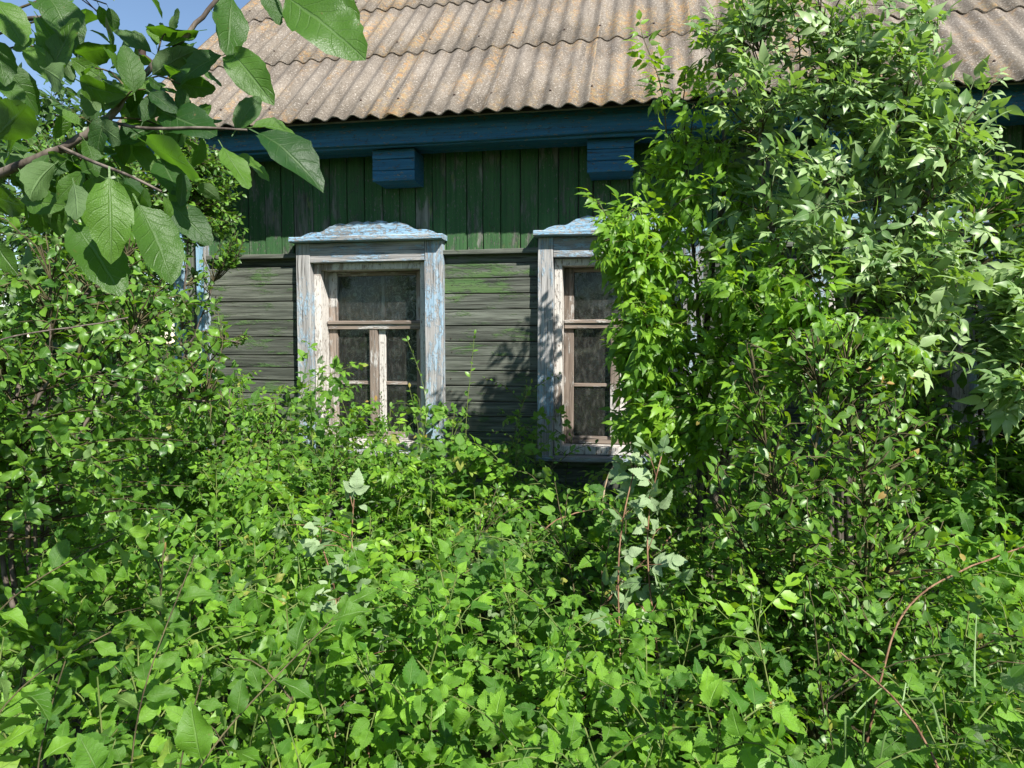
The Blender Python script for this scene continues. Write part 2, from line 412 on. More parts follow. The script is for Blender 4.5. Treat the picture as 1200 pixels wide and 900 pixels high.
# horizontal boards between the casings
segs = [(WX0 + .245, WIN_L[0] + .012, [.118, .112, .122, .116, .122, .082, .088, .086, .092, .110, .115, .12, .118, .118, .118, .12, .12, .12])]
for a, b in ((WIN_L[0] + WIN_W - .012, WIN_L[1] + .012), (WIN_L[1] + WIN_W - .012, WIN_L[2] + .012), (WIN_L[2] + WIN_W - .012, WX1 - .2)):
    segs.append((a, b, [.095 + .018 * rng.random() - .004 for _ in range(24)]))
for a, b, hs in segs:
    z = BELT - .058
    for h in hs:
        if z - h < .02: break
        o = plank('siding_board', b - a, h - .006, .020, M['siding'], wall, ((a + b) / 2, .010 + rng.normal(0, .0022), z - h / 2), jitter=.0012)
        o.rotation_euler = (rng.normal(.05, .02), rng.normal(0, .0016), 0)
        z -= h
    plank('siding_board', b - a, .054, .012, M['siding'], wall, ((a + b) / 2, .017, BELT - .030))
    plank('belt_rail', b - a, .030, .062, M['siding'], wall, ((a + b) / 2, -.012, BELT + .008), jitter=.001)
for w in WIN_L:                             # boards under each window
    a, b = w + .02, w + WIN_W - .02
    z = WZ0 - .01
    while z > .12:
        h = .1 + .02 * rng.random(); plank('siding_board', b - a - .03, h - .004, .020, M['siding'], wall, ((a + b) / 2, .011, z - h / 2)); z -= h
# nail heads at the board ends
T = []
an = np.arange(6) * math.pi / 3
for a, b, hs in segs:
    z = BELT - .058
    for h in hs:
        if z - h < .5: break
        for xx in (a + .05, b - .05):
            if rng.random() < .15: continue
            c = np.array([xx + rng.normal(0, .008), -.0035, z - h / 2 + rng.normal(0, .012)])
            ring = np.stack([c[0] + .0035 * np.cos(an), np.full(6, -.0035), c[2] + .0035 * np.sin(an)], -1); back_ = ring + np.array([0, .006, 0])
            q = np.array([(k, (k + 1) % 6, 6 + (k + 1) % 6) for k in range(6)] + [(k, 6 + (k + 1) % 6, 6 + k) for k in range(6)] + [(0, k + 1, k) for k in range(1, 5)])
            T.append((np.vstack([ring, back_]), q))
        z -= h
tag(add('nail_work', make_mesh('nail_work', *join(T), M['nail']), wall), kind='stuff')
# vertical green planks above the belt
x = WX0 + .02; k = 0
while x < WX1 - .03:
    w = float(rng.choice([.105, .115, .125, .135, .09, .12])); w = min(w, WX1 - .03 - x)
    o = plank('green_plank', 3.02 - BELT - .026, w - .005, .020, M['green'], wall, (x + w / 2, .011 + rng.normal(0, .002), (3.02 + BELT + .026) / 2), vertical=True, jitter=.0012, sub=5)
    x += w; k += 1

# corner boards
for x, w, t, mt in ((WX0 - .005, .075, .05, 'corner'), (WX0 + .075, .095, .012, 'siding'), (WX0 + .175, .058, .05, 'corner'), (WX0 + .236, .016, .062, 'casing')):
    o = plank('corner_board', 2.74, w, t, M[mt], house, (x + w / 2, -t / 2 + .012, 1.38), vertical=True)

# eaves: blue fascia, soffit and boxed beam ends
plank('fascia_board', 7.5, .150, .028, M['blue'], house, (.25, -.285, 2.872), sub=9, jitter=.003)
plank('fascia_board', 7.5, .040, .02, M['blue'], house, (.25, -.258, 2.803), sub=9, jitter=.002)
for i in range(3):
    plank('soffit_board', 7.4, .088, .02, M['blue'], house, (.25, -.215 + i * .09, 2.815), sub=4).rotation_euler = (math.pi / 2, 0, 0)
for bx in (-3.02, -1.69, -.366, .95, 2.27):
    zt = 2.790
    eb = add('beam_end', multi_box('beam_end', [(bx + .008, bx + .262, -.192, .0, zt - .196, zt - .002)], M['blue']), house)
    for k, h in enumerate((.062, .068, .066)):
        plank('cover_board', .270, h - .003, .018, M['blue'], eb, (bx + .135, -.202, zt - h / 2 - sum((.062, .068, .066)[:k])), jitter=.0008, sub=2)

# windows
def pediment_outline():
    half = [(0, 0), (0, .012), (.03, .034), (.07, .050), (.10, .052), (.13, .050), (.155, .060), (.18, .082), (.20, .098), (.225, .106), (.245, .118), (.275, .124), (.30, .117), (.315, .112),
            (.335, .126), (.365, .138), (.395, .139), (.42, .129), (.432, .124), (.445, .131), (.462, .138)]
    W = .924
    right = [(W - x, y) for x, y in half[::-1] if x < .46]
    return half + right, W
def make_window(x0, idx):
    cx = x0 + WIN_W / 2
    a, b = x0 + SB_L, x0 + WIN_W - SB_R
    fr = multi_box('window', [(a, a + .048, -.004, .19, WZ0, WZ1), (b - .048, b, -.004, .19, WZ0, WZ1), (a + .048, b - .048, -.002, .19, WZ1 - .045, WZ1), (a + .048, b - .048, -.002, .19, WZ0, WZ0 + .05)], M['jamb_v'], b=.003)
    win = add('window', fr, house)
    plank('side_board', 2.247 - .86, SB_L - .002, .062, M['casing'], win, (x0 + SB_L / 2, -.032, (2.247 + .86) / 2), vertical=True, jitter=.0016, sub=8)
    plank('side_board', 2.247 - .86, SB_R - .002, .062, M['casing'], win, (x0 + WIN_W - SB_R / 2, -.032, (2.247 + .86) / 2), vertical=True, jitter=.0016, sub=8)
    plank('head_board', b - a - .002, .124, .056, M['casing'], win, ((a + b) / 2, -.030, 2.186), jitter=.0012)
    plank('cornice', WIN_W + .035, .034, .125, M['pediment'], win, (cx, -.062, 2.266), b=.006, sub=8, jitter=.0014)
    out, W = pediment_outline()
    V = [(x - W / 2, -.018, z * .72) for x, z in out] + [(x - W / 2, .018, z * .72) for x, z in out]
    n = len(out)
    F = [tuple(range(n - 1, -1, -1)), tuple(range(n, 2 * n))] + [(i, (i + 1) % n, n + (i + 1) % n, n + i) for i in range(n)]
    F[0] = tuple(range(n)); F[1] = tuple(range(2 * n - 1, n - 1, -1)); F[2:] = [(i, n + i, n + (i + 1) % n, (i + 1) % n) for i in range(n)]
    pd = add('pediment', make_mesh('pediment', V, F, M['pediment']), win, (cx, -.036, 2.2835))
    for sx in (-.19, .19):                   # carved petals below the crest
        pass
    plank('sill', WIN_W + .02, .03, .13, M['casing'], win, (cx, -.03, WZ0 - .02), b=.005)
    # outer sashes
    ya, yb = .112, .152
    ia, ib = a + .0485, b - .0485
    zt = WZ1 - .047; zb = WZ0 + .052
    tz0, tz1 = 1.690, 1.748
    st = .062
    def bar(nm, bx, mt='sash', bb=.003):
        v, f = box_arrays(*bx, b=bb); return add(nm, make_mesh(nm, v, f, M[mt]), win)
    bar('stile', (ia, ia + st, ya, yb, zb, zt), 'sash_v'); bar('stile', (ib - st, ib, ya, yb, zb, zt), 'sash_v')
    bar('top_rail', (ia + st, ib - st, ya + .002, yb, zt - .028, zt)); bar('bottom_rail', (ia + st, ib - st, ya + .002, yb, zb, zb + .05))
    bar('transom', (ia + .004, ib - .004, ya - .022, yb, tz0, tz1)); bar('transom_lip', (ia + .004, ib - .004, ya - .034, ya - .022, tz1 - .024, tz1 - .004))
    mx = (ia + ib) / 2
    bar('mullion', (mx - .046, mx + .010, ya - .016, yb, zb + .05, tz0), 'sash_v')
    bar('casement_stile', (mx + .013, mx + .060, ya + .006, yb, zb + .05, tz0), 'jamb_v')
    bar('muntin', (ia + st, mx - .046, ya + .010, yb - .004, 1.318, 1.342)); bar('muntin', (mx + .060, ib - st, ya + .010, yb - .004, 1.318, 1.342))
    for (p, q, r, s) in ((ia + st, ib - st, tz1, zt - .028), (ia + st, mx - .046, 1.342, tz0), (ia + st, mx - .046, zb + .05, 1.318), (mx + .060, ib - st, 1.342, tz0), (mx + .060, ib - st, zb + .05, 1.318)):
        v, f = box_arrays(p - .004, q + .004, yb - .020, yb - .016, r - .004, s + .004)
        add('pane', make_mesh('pane', v, f, M['glass']), win)
    # inner winter sash
    iy = .235
    bar('inner_stile', (ia - .03, ia + .03, iy, iy + .035, zb, zt), 'jamb_v'); bar('inner_stile', (ib - .03, ib + .03, iy, iy + .035, zb, zt), 'jamb_v')
    bar('inner_stile', (mx - .012, mx + .012, iy, iy + .035, zb, zt), 'jamb_v'); bar('inner_rail', (ia + .03, mx - .012, iy + .004, iy + .03, 1.26, 1.285), 'jamb'); bar('inner_rail', (mx + .012, ib - .03, iy + .004, iy + .03, 1.26, 1.285), 'jamb')
    # lace curtain hanging inside: a thing of its own
    nu = 60; us = np.linspace(-.47, .47, nu)
    ph = rng.random() * 6
    yy = .012 * np.sin(us * 38 + ph) + .006 * np.sin(us * 91 + ph * 2)
    V = np.array([(u, y, 0) for u, y in zip(us, yy)] + [(u * 1.0, y * 1.3, -1.35) for u, y in zip(us, yy)])
    q = np.array([(i, i + 1, nu + i + 1, nu + i) for i in range(nu - 1)])
    c = add('lace_curtain', make_mesh('lace_curtain', V, q, M['lace'], smooth=True), None, (cx, .335, 2.2))
    tag(c, ['grey floral lace curtain behind the fully visible window', 'grey floral lace curtain in the window half hidden by the maple', 'grey floral lace curtain in the window buried behind pale leaves'][idx], 'curtain', 'lace curtains inside the windows')
    rod = tube([(cx - .5, .335, 2.19), (cx + .5, .335, 2.19)], .008, 6)
    ro = add('curtain_rod', make_mesh('curtain_rod', *rod, M['nail']), win)
    return win
M['jamb_v'] = wood('flaking_white_jamb_upright', ((.13,.10,.08), (.36,.30,.25)), (.50,.47,.43), (.60,.57,.53), .64, .05, wear_scale=1.4, axis=2)
M['sash_v'] = wood('bare_brown_sash_upright', ((.11,.082,.062), (.32,.26,.215)), (.42,.40,.37), (.50,.48,.45), .46, .05, wear_scale=1.8, axis=2)
for i, x0 in enumerate(WIN_L): make_window(x0, i)

# slate roof
PITCH = rad(42); WAVE = .115; NWAVE = 6; SHEET = 1.01; EXPO = .92
RX0, RY0, RZ0 = -3.324, -.455, 2.905
def sheet_mesh(seed):
    r = np.random.default_rng(seed)
    ns = NWAVE * 8
    xs = np.linspace(0, NWAVE * WAVE, ns + 1)
    prof = (.0125) * np.cos(2 * math.pi * xs / WAVE)
    V = []; th = .0065
    ys = [0, .5, SHEET]
    edge = r.normal(0, .0018, ns + 1)
    for j, y in enumerate(ys):
        e = edge if j == 0 else 0
        V.append(np.stack([xs, np.full_like(xs, y) + e, prof + th / 2], -1))
    for j, y in enumerate(ys):
        e = edge if j == 0 else 0
        V.append(np.stack([xs, np.full_like(xs, y) + e, prof - th / 2], -1))
    V = np.concatenate(V); n = ns + 1; F = []
    i = np.arange(ns)
    for j in range(2):
        F.append(np.stack([j*n+i, j*n+i+1, (j+1)*n+i+1, (j+1)*n+i], -1))
        o = 3 * n
        F.append(np.stack([o+j*n+i+1, o+j*n+i, o+(j+1)*n+i, o+(j+1)*n+i+1], -1))
    F.append(np.stack([i+1, i, 3*n+i, 3*n+i+1], -1)); F.append(np.stack([2*n+i, 2*n+i+1, 5*n+i+1, 5*n+i], -1))
    for c in (0, ns):
        for j in range(2):
            w = [(j*n+c, (j+1)*n+c, 3*n+(j+1)*n+c, 3*n+j*n+c)]
            if c: w = [w[0][::-1]]
            F.append(np.array(w))
    F = np.concatenate(F); nf = len(F)
    fm = [0] * nf
    NV = []; NF = []
    for wv in (1, 4):                        # two nails per sheet on wave crests
        x = wv * WAVE; y = .16 + r.normal(0, .03); z = .0125 + th / 2
        b = len(V) + len(NV)
        an = np.arange(6) * math.pi / 3
        NV += [(x + .008 * math.cos(t), y + .008 * math.sin(t), z - .003) for t in an] + [(x + .006 * math.cos(t), y + .006 * math.sin(t), z + .006) for t in an]
        NF += [[b+k, b+(k+1) % 6, b+6+(k+1) % 6, b+6+k] for k in range(6)] + [[b+6, b+7, b+8, b+9], [b+9, b+10, b+11, b+6]]
    V = np.vstack([V, NV]); F = np.vstack([F, NF]); fm += [1] * len(NF)
    me = make_mesh('slate_sheet', V, F, [M['slate'], M['nail']], fmat=fm)
    sm = np.zeros(len(F), bool); sm[:4 * ns] = True
    me.polygons.foreach_set('use_smooth', sm)
    return me
sheets = [sheet_mesh(s) for s in range(4)]
cp, sp_ = math.cos(PITCH), math.sin(PITCH)
RL = 4 * EXPO + .08
ncol = int((WX1 + .25 - RX0) / (5 * WAVE)) + 1
RX1 = RX0 + (ncol * 5 + 1) * WAVE
def rp(s, nrm=0.0, front=True): # point on the front slope: distance up the slope, offset along its normal
    return RY0 + s * cp - nrm * sp_, RZ0 + s * sp_ + nrm * cp
y1, z1 = rp(.05, -.045); y2, z2 = rp(RL, -.045); y3, z3 = rp(.05, -.035); y4, z4 = rp(RL, -.035)
yr, zr = y4, z4
yb2 = 2 * yr - y3
V = [(RX0+.06, y1, z1), (RX1-.06, y1, z1), (RX1-.06, y2, z2), (RX0+.06, y2, z2), (RX0+.06, y3, z3), (RX1-.06, y3, z3), (RX1-.06, y4, z4), (RX0+.06, y4, z4),
     (RX0+.06, yb2, z3), (RX1-.06, yb2, z3), (RX0+.06, yb2, z1), (RX1-.06, yb2, z1)]
F = [(0,3,2,1), (4,5,6,7), (0,1,5,4), (7,6,9,8), (3,10,11,2), (8,9,11,10), (0,4,7,3), (1,2,6,5), (3,7,8,10), (2,11,9,6)]
roof = add('roof', make_mesh('roof', V, F, M['dark_wall']), house)
for row in range(4):
    for c in range(ncol):
        y, z = rp(row * EXPO + rng.normal(0, .004), .006)
        o = add('slate_sheet', sheets[(row * 3 + c * 7 + (c // 3)) % 4], roof, (RX0 + c * 5 * WAVE + rng.normal(0, .0015), y, z))
        o.rotation_euler = (PITCH - .010, -.006 + rng.normal(0, .0008), rng.normal(0, .0012))
rc = tube([(RX0, yr, zr + .03), (RX1, yr, zr + .03)], .09, 10)
add('ridge_cap', make_mesh('ridge_cap', *rc, M['slate'], smooth=True), roof)

# ------------------------------------------------------------------ the power line
def cable(p0, p1, sag, twist, ph, r=.0042):
    t = np.linspace(0, 1, 160)[:, None]
    p = np.array(p0) * (1 - t) + np.array(p1) * t
    p[:, 2] -= sag * 4 * (t * (1 - t))[:, 0]
    d = np.array(p1, float) - np.array(p0); d /= np.linalg.norm(d)
    a = np.cross(d, (0, 0, 1)); a /= np.linalg.norm(a); b = np.cross(d, a)
    an = (t[:, 0] * twist + ph)
    p += .010 * (np.cos(an)[:, None] * a + np.sin(an)[:, None] * b)
    return tube(p, r, 5)
d0 = np.array([-3.79, .50, 3.80]); d1 = np.array([-3.2, -13.5, 7.6])
pc = add('power_cable', make_mesh('power_cable', *join([cable(d0, d1, .35, 150, 0), cable(d0, d1, .35, 150, math.pi)]), M['cable'], smooth=True))
tag(pc, 'twisted pair of thin dark cables crossing the blue sky', 'cable')
ba = join([tube([(-3.16, .50, 3.30), (-3.79, .50, 3.78)], .014, 6), tube([(-3.79, .50, 3.74), (-3.79, .50, 3.83)], .028, 8)])
add('cable_bracket', make_mesh('cable_bracket', *ba, M['nail']), house)
pole = join([tube([(-3.2, -13.5, -.1), (-3.2, -13.5, 4), (-3.2, -13.5, 8)], [.13, .115, .10], 10), tube([(-3.75, -13.5, 7.55), (-2.65, -13.5, 7.55)], .045, 6)])
tag(add('utility_pole', make_mesh('utility_pole', *pole, M['bark'], smooth=True)), 'wooden utility pole holding the far end of the cable', 'pole')

# ------------------------------------------------------------------ leaves
def blade(prof, ns=6, L=1.0, W=.3, fold=.25, curl=.2, serr=0.0, wav=0.0, seed=0, pet=0.0, y0=0.0, five=False):
    """one leaf blade along +Y, upper side +Z; returns verts, tris, uv"""
    r = np.random.default_rng(abs(int(seed)))
    V = []; U = []; rows = []
    fr = (-1, -.5, 0, .5, 1) if five else (-1, 0, 1)
    for i in range(ns + 1):
        t = i / ns
        w = prof(t) * W
        if i in (0, ns):
            rows.append([len(V)]); V.append((0, t, -curl * t * t)); U.append((.5, t)); continue
        if serr: w *= 1 + serr * (1 if i % 2 else -1)
        row = []
        for s in fr:
            z = fold * abs(s) * w - curl * t * t + wav * math.sin(t * 9 + s * 2 + seed) * abs(s) * w + r.normal(0, .006)
            tt = t + (.22 if i % 2 else -.22) / ns * abs(s) * (1 if serr else 0)
            row.append(len(V)); V.append((s * w, tt, z)); U.append((.5 + .5 * s, t))
        rows.append(row)
    F = []
    for a, b in zip(rows[:-1], rows[1:]):
        if len(a) == 1:
            for k in range(len(b) - 1): F.append((a[0], b[k + 1], b[k]))
        elif len(b) == 1:
            for k in range(len(a) - 1): F.append((a[k], a[k + 1], b[0]))
        else:
            for k in range(len(a) - 1): F += [(a[k], a[k + 1], b[k + 1]), (a[k], b[k + 1], b[k])]
    V = np.array(V, float) * L; V[:, 1] += y0
    F = np.array(F); U = np.array(U)
    if pet:
        n = len(V); w = .012
        V = np.vstack([V, [(-w, -pet, pet * .1), (w, -pet, pet * .1), (w, y0, 0), (-w, y0, 0)]])
        U = np.vstack([U, [(.5, 0)] * 4]); F = np.vstack([F, [(n, n + 1, n + 2), (n, n + 2, n + 3)]])
        V[:, 1] += pet
    return V, F, U

obov = lambda t: math.sin(math.pi * t ** 1.02) ** .72 * (1 - .06 * t)
ovate = lambda t: (math.sin(math.pi * t ** .72) ** .9) * (1.02 - .28 * t)
lance = lambda t: (math.sin(math.pi * t ** .66) ** 1.15) * (1.0 - .30 * t)
heart = lambda t: (math.sin(math.pi * min(1, t ** .55)) ** .9) * (1.05 - .25 * t)

def placed(T, off, ang, sc, tilt=0.0, roll=0.0):
    V, F, U = T
    R = Matrix.Rotation(ang, 3, 'Z') @ Matrix.Rotation(tilt, 3, 'X') @ Matrix.Rotation(roll, 3, 'Y')
    return (V * sc) @ np.array(R).T + np.array(off), F, U
def merge(Ts):
    V = []; F = []; U = []; o = 0
    for v, f, u in Ts: V.append(v); F.append(f + o); U.append(u); o += len(v)
    return np.concatenate(V), np.concatenate(F), np.concatenate(U)
def stalk(y0, y1, w=.008, z=0):
    return np.array([(-w, y0, z), (w, y0, z), (w * .6, y1, z), (-w * .6, y1, z)], float), np.array([(0, 1, 2), (0, 2, 3)]), np.array([(.5, 0)] * 4, float)

TM = {}
def tset(key, mat, fn, n=4, hi=None):
    TM[key] = dict(mat=mat, t=[fn(s) for s in range(n)], hi=[(hi or fn)(s) for s in range(n)])
tset('plum', 'leaf_plum', lambda s: blade(obov, 12, 1, .265 + .02 * (s % 3), .10 + .07 * s, .06 + .10 * s, .018, .18, s, .16, five=True), 5)
tset('plum_mid', 'leaf_plum_lit', lambda s: blade(obov, 5, 1, .29 + .02 * (s % 3), .25 + .08 * s, .10 + .10 * s, 0, .15, s, .12), 4, lambda s: blade(obov, 10, 1, .29 + .02 * (s % 3), .25 + .08 * s, .10 + .10 * s, .015, .3, s, .12))
tset('sucker', 'leaf_sucker', lambda s: blade(obov, 6, 1, .28 + .02 * (s % 3), .22 + .10 * s, .10 + .12 * s, 0, .15, s + 9, .12), 4, lambda s: blade(obov, 12, 1, .28 + .02 * (s % 3), .15 + .12 * s, .08 + .13 * s, .016, .35, s + 9, .12, five=True))
tset('small', 'leaf_small', lambda s: blade(obov, 4, 1, .27 + .02 * (s % 2), .25, .10 + .08 * s, 0, 0, s, .10))
tset('sapling', 'leaf_sapling', lambda s: blade(obov, 4, 1, .28 + .02 * (s % 2), .25, .10 + .08 * s, 0, 0, s + 3, .10))
tset('lilac', 'leaf_dark', lambda s: blade(ovate, 4, 1, .30, .2, .10 + .1 * s, 0, 0, s, .14), 3)
def pinnate(s, pairs, W, prof, curl, serr=.0, ns=5):
    r = np.random.default_rng(s + 40); P = []
    y = .34
    for k in range(pairs):
        for sd in (-1, 1):
            b = blade(prof, ns, 1, W * (1 + r.normal(0, .08)), .22, curl + .12 * r.random(), serr, .1, s * 7 + k * 2 + sd)
            P.append(placed(b, (sd * .012, y + r.normal(0, .012), -.02 * k), -sd * rad(58 + r.normal(0, 7)), .44 * (1 - .06 * abs(k - .5)), rad(-14 + r.normal(0, 10)), rad(sd * -10)))
        y += .20
    b = blade(prof, ns, 1, W * 1.08, .22, curl + .15, serr, .1, s + 3)
    P.append(placed(b, (0, y - .04, -.03), r.normal(0, .12), .52, rad(-12)))
    P.append(stalk(0, y - .04, .009))
    return merge(P)
tset('maple', 'leaf_maple', lambda s: pinnate(s, 1 + s % 2, .23, lance, .30), 4, lambda s: pinnate(s, 1 + s % 2, .235, lance, .30, .07, 9))
tset('pale', 'leaf_pale', lambda s: pinnate(s + 10, 1 + (s + 1) % 2, .225, lance, .16), 4, lambda s: pinnate(s + 10, 1 + (s + 1) % 2, .23, lance, .16, .0, 9))
def trifoliate(s, W, serr, seed0, ns=6):
    r = np.random.default_rng(s + seed0); P = []
    for sd in (-1, 1):
        b = blade(ovate, ns, 1, W, .18, .10 + .16 * r.random(), serr, .12, s * 5 + sd + seed0)
        P.append(placed(b, (sd * .01, .30, 0), -sd * rad(66 + r.normal(0, 8)), .46, rad(-10 + r.normal(0, 10)), rad(-8 * sd)))
    b = blade(ovate, ns, 1, W * 1.08, .18, .12 + .16 * r.random(), serr, .12, s + seed0)
    P.append(placed(b, (0, .40, 0), r.normal(0, .1), .60, rad(-8 + r.normal(0, 8))))
    P.append(stalk(0, .40, .008))
    return merge(P)
tset('rasp', 'leaf_rasp', lambda s: trifoliate(s, .35, 0, 20), 5, lambda s: trifoliate(s, .36, .075, 20, 18))
tset('rasp_pale', 'leaf_rasp_pale', lambda s: trifoliate(s, .35, 0, 60), 4, lambda s: trifoliate(s, .36, .075, 60, 18))
tset('nettle', 'leaf_nettle', lambda s: blade(ovate, 6, 1, .37 + .03 * (s % 2), .15 + .06 * s, .12 + .10 * s, 0, .15, s + 31, .22), 4, lambda s: blade(ovate, 20, 1, .38 + .03 * (s % 2), .12 + .08 * s, .12 + .10 * s, .085, .25, s + 31, .22))
tset('brown', 'leaf_brown', lambda s: blade(ovate, 5, 1, .30, .6, .35 + .2 * s, 0, .3, s, .1), 2)
for d in TM.values(): d['me'] = [None] * len(d['t'])

def unit(v): return v / (np.linalg.norm(v, axis=-1, keepdims=True) + 1e-9)
UP = np.array([0, 0, 1.0])

PLANTS = []
class Plant:
    def __init__(s, name, label, cat, base, kind, group=None, limit=40, stem_mat='twig'):
        s.name, s.label, s.cat, s.group, s.base = name, label, cat, group, np.array(base, float)
        s.kind = kind; s.limit = limit; s.stem_mat = stem_mat
        s.p = []; s.d = []; s.n = []; s.s = []; s.stems = []; s.twigs = []; s.extra = []
        PLANTS.append(s)
    def leaves(s, p, d, n, sz):
        s.p.append(np.atleast_2d(p)); s.d.append(np.atleast_2d(d)); s.n.append(np.atleast_2d(n)); s.s.append(np.atleast_1d(sz))
    def spray(s, path, size, gap, start=.3, droop=.15, upb=.5, sunb=.5, rn=.4, opposite=False, lean=.6, taper=.32):
        """leaves along a twig"""
        seg = np.linalg.norm(np.diff(path, axis=0), axis=1); cum = np.concatenate([[0], np.cumsum(seg)]); L = cum[-1]
        ds = np.arange(L * start + rng.random() * gap, L, gap)
        ds = np.append(ds, L)
        pos = np.stack([np.interp(ds, cum, path[:, k]) for k in range(3)], -1)
        dr = unit(np.stack([np.interp(ds, cum, np.gradient(path[:, k])) for k in range(3)], -1))
        N = len(ds)
        ang = (np.arange(N) * (math.pi if opposite else 2.4) + rng.random() * 6 + rng.normal(0, .4, N))
        ref = unit(np.cross(dr, UP + rng.normal(0, .1, 3))); rf2 = np.cross(dr, ref)
        side = np.cos(ang)[:, None] * ref + np.sin(ang)[:, None] * rf2
        side[-1] = 0
        d = unit(dr * lean + side * 1.0 - UP * droop + rng.normal(0, .22, (N, 3)))
        if opposite:
            pos = np.vstack([pos, pos[:-1]]); d = np.vstack([d, unit(dr[:-1] * lean - side[:-1] - UP * droop + rng.normal(0, .22, (N - 1, 3)))]); N = len(pos)
        n = UP * upb + SUN * sunb + rng.normal(0, rn, (N, 3))
        n = unit(n - (n * d).sum(1)[:, None] * d)
        sz = size * rng.uniform(.60, 1.15, N)
        fr_ = np.concatenate([ds, ds[:-1]])[:N] / L
        sz *= 1 - taper * fr_ ** 4
        s.leaves(pos, d, n, sz)

def even(path, n, it=30):
    """resample a path at even steps and take the kinks out"""
    seg = np.linalg.norm(np.diff(path, axis=0), axis=1); c = np.concatenate([[0], np.cumsum(seg)])
    t = np.linspace(0, c[-1], n); q = np.stack([np.interp(t, c, path[:, k]) for k in range(3)], -1)
    for _ in range(it): q[1:-1] = .5 * q[1:-1] + .25 * (q[:-2] + q[2:])
    return q

def wiggle(path, a):
    n = len(path); w = np.cumsum(rng.normal(0, a, (n, 3)), axis=0)
    w -= np.linspace(0, 1, n)[:, None] * w[-1]; w[0] = 0
    return path + w

def shrub(name, label, cat, base, stems, blobs, kind, size, ntw, gap, group=None, limit=200, r0=.018, stem_mat='bark', twig_len=(.30, .6), **kw):
    """stems run from the base to the given tips; twigs fill the ellipsoids in blobs = [(centre, radii, weight)]"""
    p = Plant(name, label, cat, base, kind, group, limit, stem_mat)
    sk = []
    for tip in stems:
        pts = [np.array(q, float) for q in tip] if isinstance(tip[0], (tuple, list)) else [np.array(tip, float)]
        b = p.base + np.array([rng.normal(0, .05), rng.normal(0, .05), -.03])
        e = pts[-1]
        if len(pts) == 1: pts = [b * .55 + e * .45 + np.array([rng.normal(0, .05), rng.normal(0, .05), .12 * (e[2] - b[2])])] + pts
        path = wiggle(smooth_path([b] + pts, 26), .004)
        p.stems.append(tube(path, np.linspace(r0 * rng.uniform(.75, 1.1), .004, 26), 7))
        sk.append(path)
    S = np.concatenate(sk)
    wts = np.array([b[2] if len(b) > 2 else b[1][0] * b[1][1] * b[1][2] for b in blobs]); wts = wts / wts.sum()
    for bi, cnt in enumerate(rng.multinomial(ntw, wts)):
        c, rr = np.array(blobs[bi][0], float), np.array(blobs[bi][1], float)
        v = unit(rng.normal(0, 1, (cnt, 3))) * (rng.random(cnt) ** .42)[:, None]
        tips = c + v * rr
        for t in tips:
            if t[2] < .08: continue
            dist = np.linalg.norm(S - t, axis=1) + np.maximum(0, S[:, 2] - t[2] + .05) * 1.6
            a = S[np.argmin(dist)]
            ln = np.linalg.norm(t - a); mx = rng.uniform(*twig_len)
            if ln > mx * 2.2: a = t + (a - t) * (mx * 2.2 / ln)
            out = unit(t - c) * .06
            mid = (a + t) / 2 + out + np.array([0, 0, .04])
            path = wiggle(smooth_path([a, mid, t], 7), .004)
            p.twigs.append(tube(path, np.linspace(.0035, .0012, 7), 3))
            p.spray(path, size, gap, **kw)
    return p

def herb(name, label, cat, base, h, kind, size, group, limit=10, lean=None, nsh=4, stem_mat='green_stem', r0=.004, gap=.055, start=.25, **kw):
    p = Plant(name, label, cat, base, kind, group, limit, stem_mat)
    b = p.base
    le = rng.normal(0, .10, 2) if lean is None else np.array(lean)
    top = b + np.array([le[0], le[1], h])
    mid = b + np.array([le[0] * .3 + rng.normal(0, .02), le[1] * .3 + rng.normal(0, .02), h * .55])
    path = smooth_path([b - UP * .03, mid, top], 12)
    p.stems.append(tube(path, np.linspace(r0, r0 * .4, 12), 5))
    p.spray(path, size, gap, start=start, **kw)
    for k in range(nsh):
        i = int(rng.integers(4, 11)); a = path[i]
        an = rng.random() * 6.28; l = rng.uniform(.12, .26)
        e = a + np.array([math.cos(an) * l, math.sin(an) * l, l * rng.uniform(.2, .9)])
        e[2] = min(e[2], b[2] + h * 1.04)
        q = smooth_path([a, (a + e) / 2 + UP * .03, e], 6)
        p.twigs.append(tube(q, np.linspace(r0 * .6, r0 * .3, 6), 3))
        p.spray(q, size * .92, gap, start=.25, **kw)
    return p

GZ = 0.0
def G(p): return (p[0], p[1], GZ)

# -------- plum tree whose branch hangs into the view
plum = Plant('plum_tree', 'plum tree branch with large glossy leaves hanging before the sky and roof corner', 'tree', G((-1.551, -3.614, 1.602)), 'plum', limit=300, stem_mat='bark')
b0 = plum.base
tr = smooth_path([b0 - UP * .05, b0 + np.array([.02, .03, .7]), b0 + np.array([-.03, .0, 1.4]), b0 + np.array([.02, .05, 2.1]), b0 + np.array([.10, .02, 3.0])], 24)
plum.stems.append(tube(tr, np.linspace(.06, .028, 24), 9))
fork = b0 + np.array([-.02, .01, 1.55])
br = wiggle(smooth_path([fork, (-1.121, -3.698, 1.767), (-0.850, -3.747, 1.825), (-0.757, -3.748, 1.855), (-0.707, -3.737, 1.890), (-0.682, -3.719, 1.930), (-0.654, -3.691, 1.982), (-0.625, -3.673, 2.018), (-0.583, -3.642, 2.085), (-0.520, -3.594, 2.172)], 60), .0012)
plum.stems.append(tube(br, np.linspace(.0072, .0024, 60), 7))
plum.stems.append(tube(smooth_path([(-1.180, -3.680, 1.920), (-0.985, -3.689, 2.015), (-0.847, -3.714, 2.035), (-0.769, -3.720, 2.032)], 16), np.linspace(.007, .002, 16), 5))
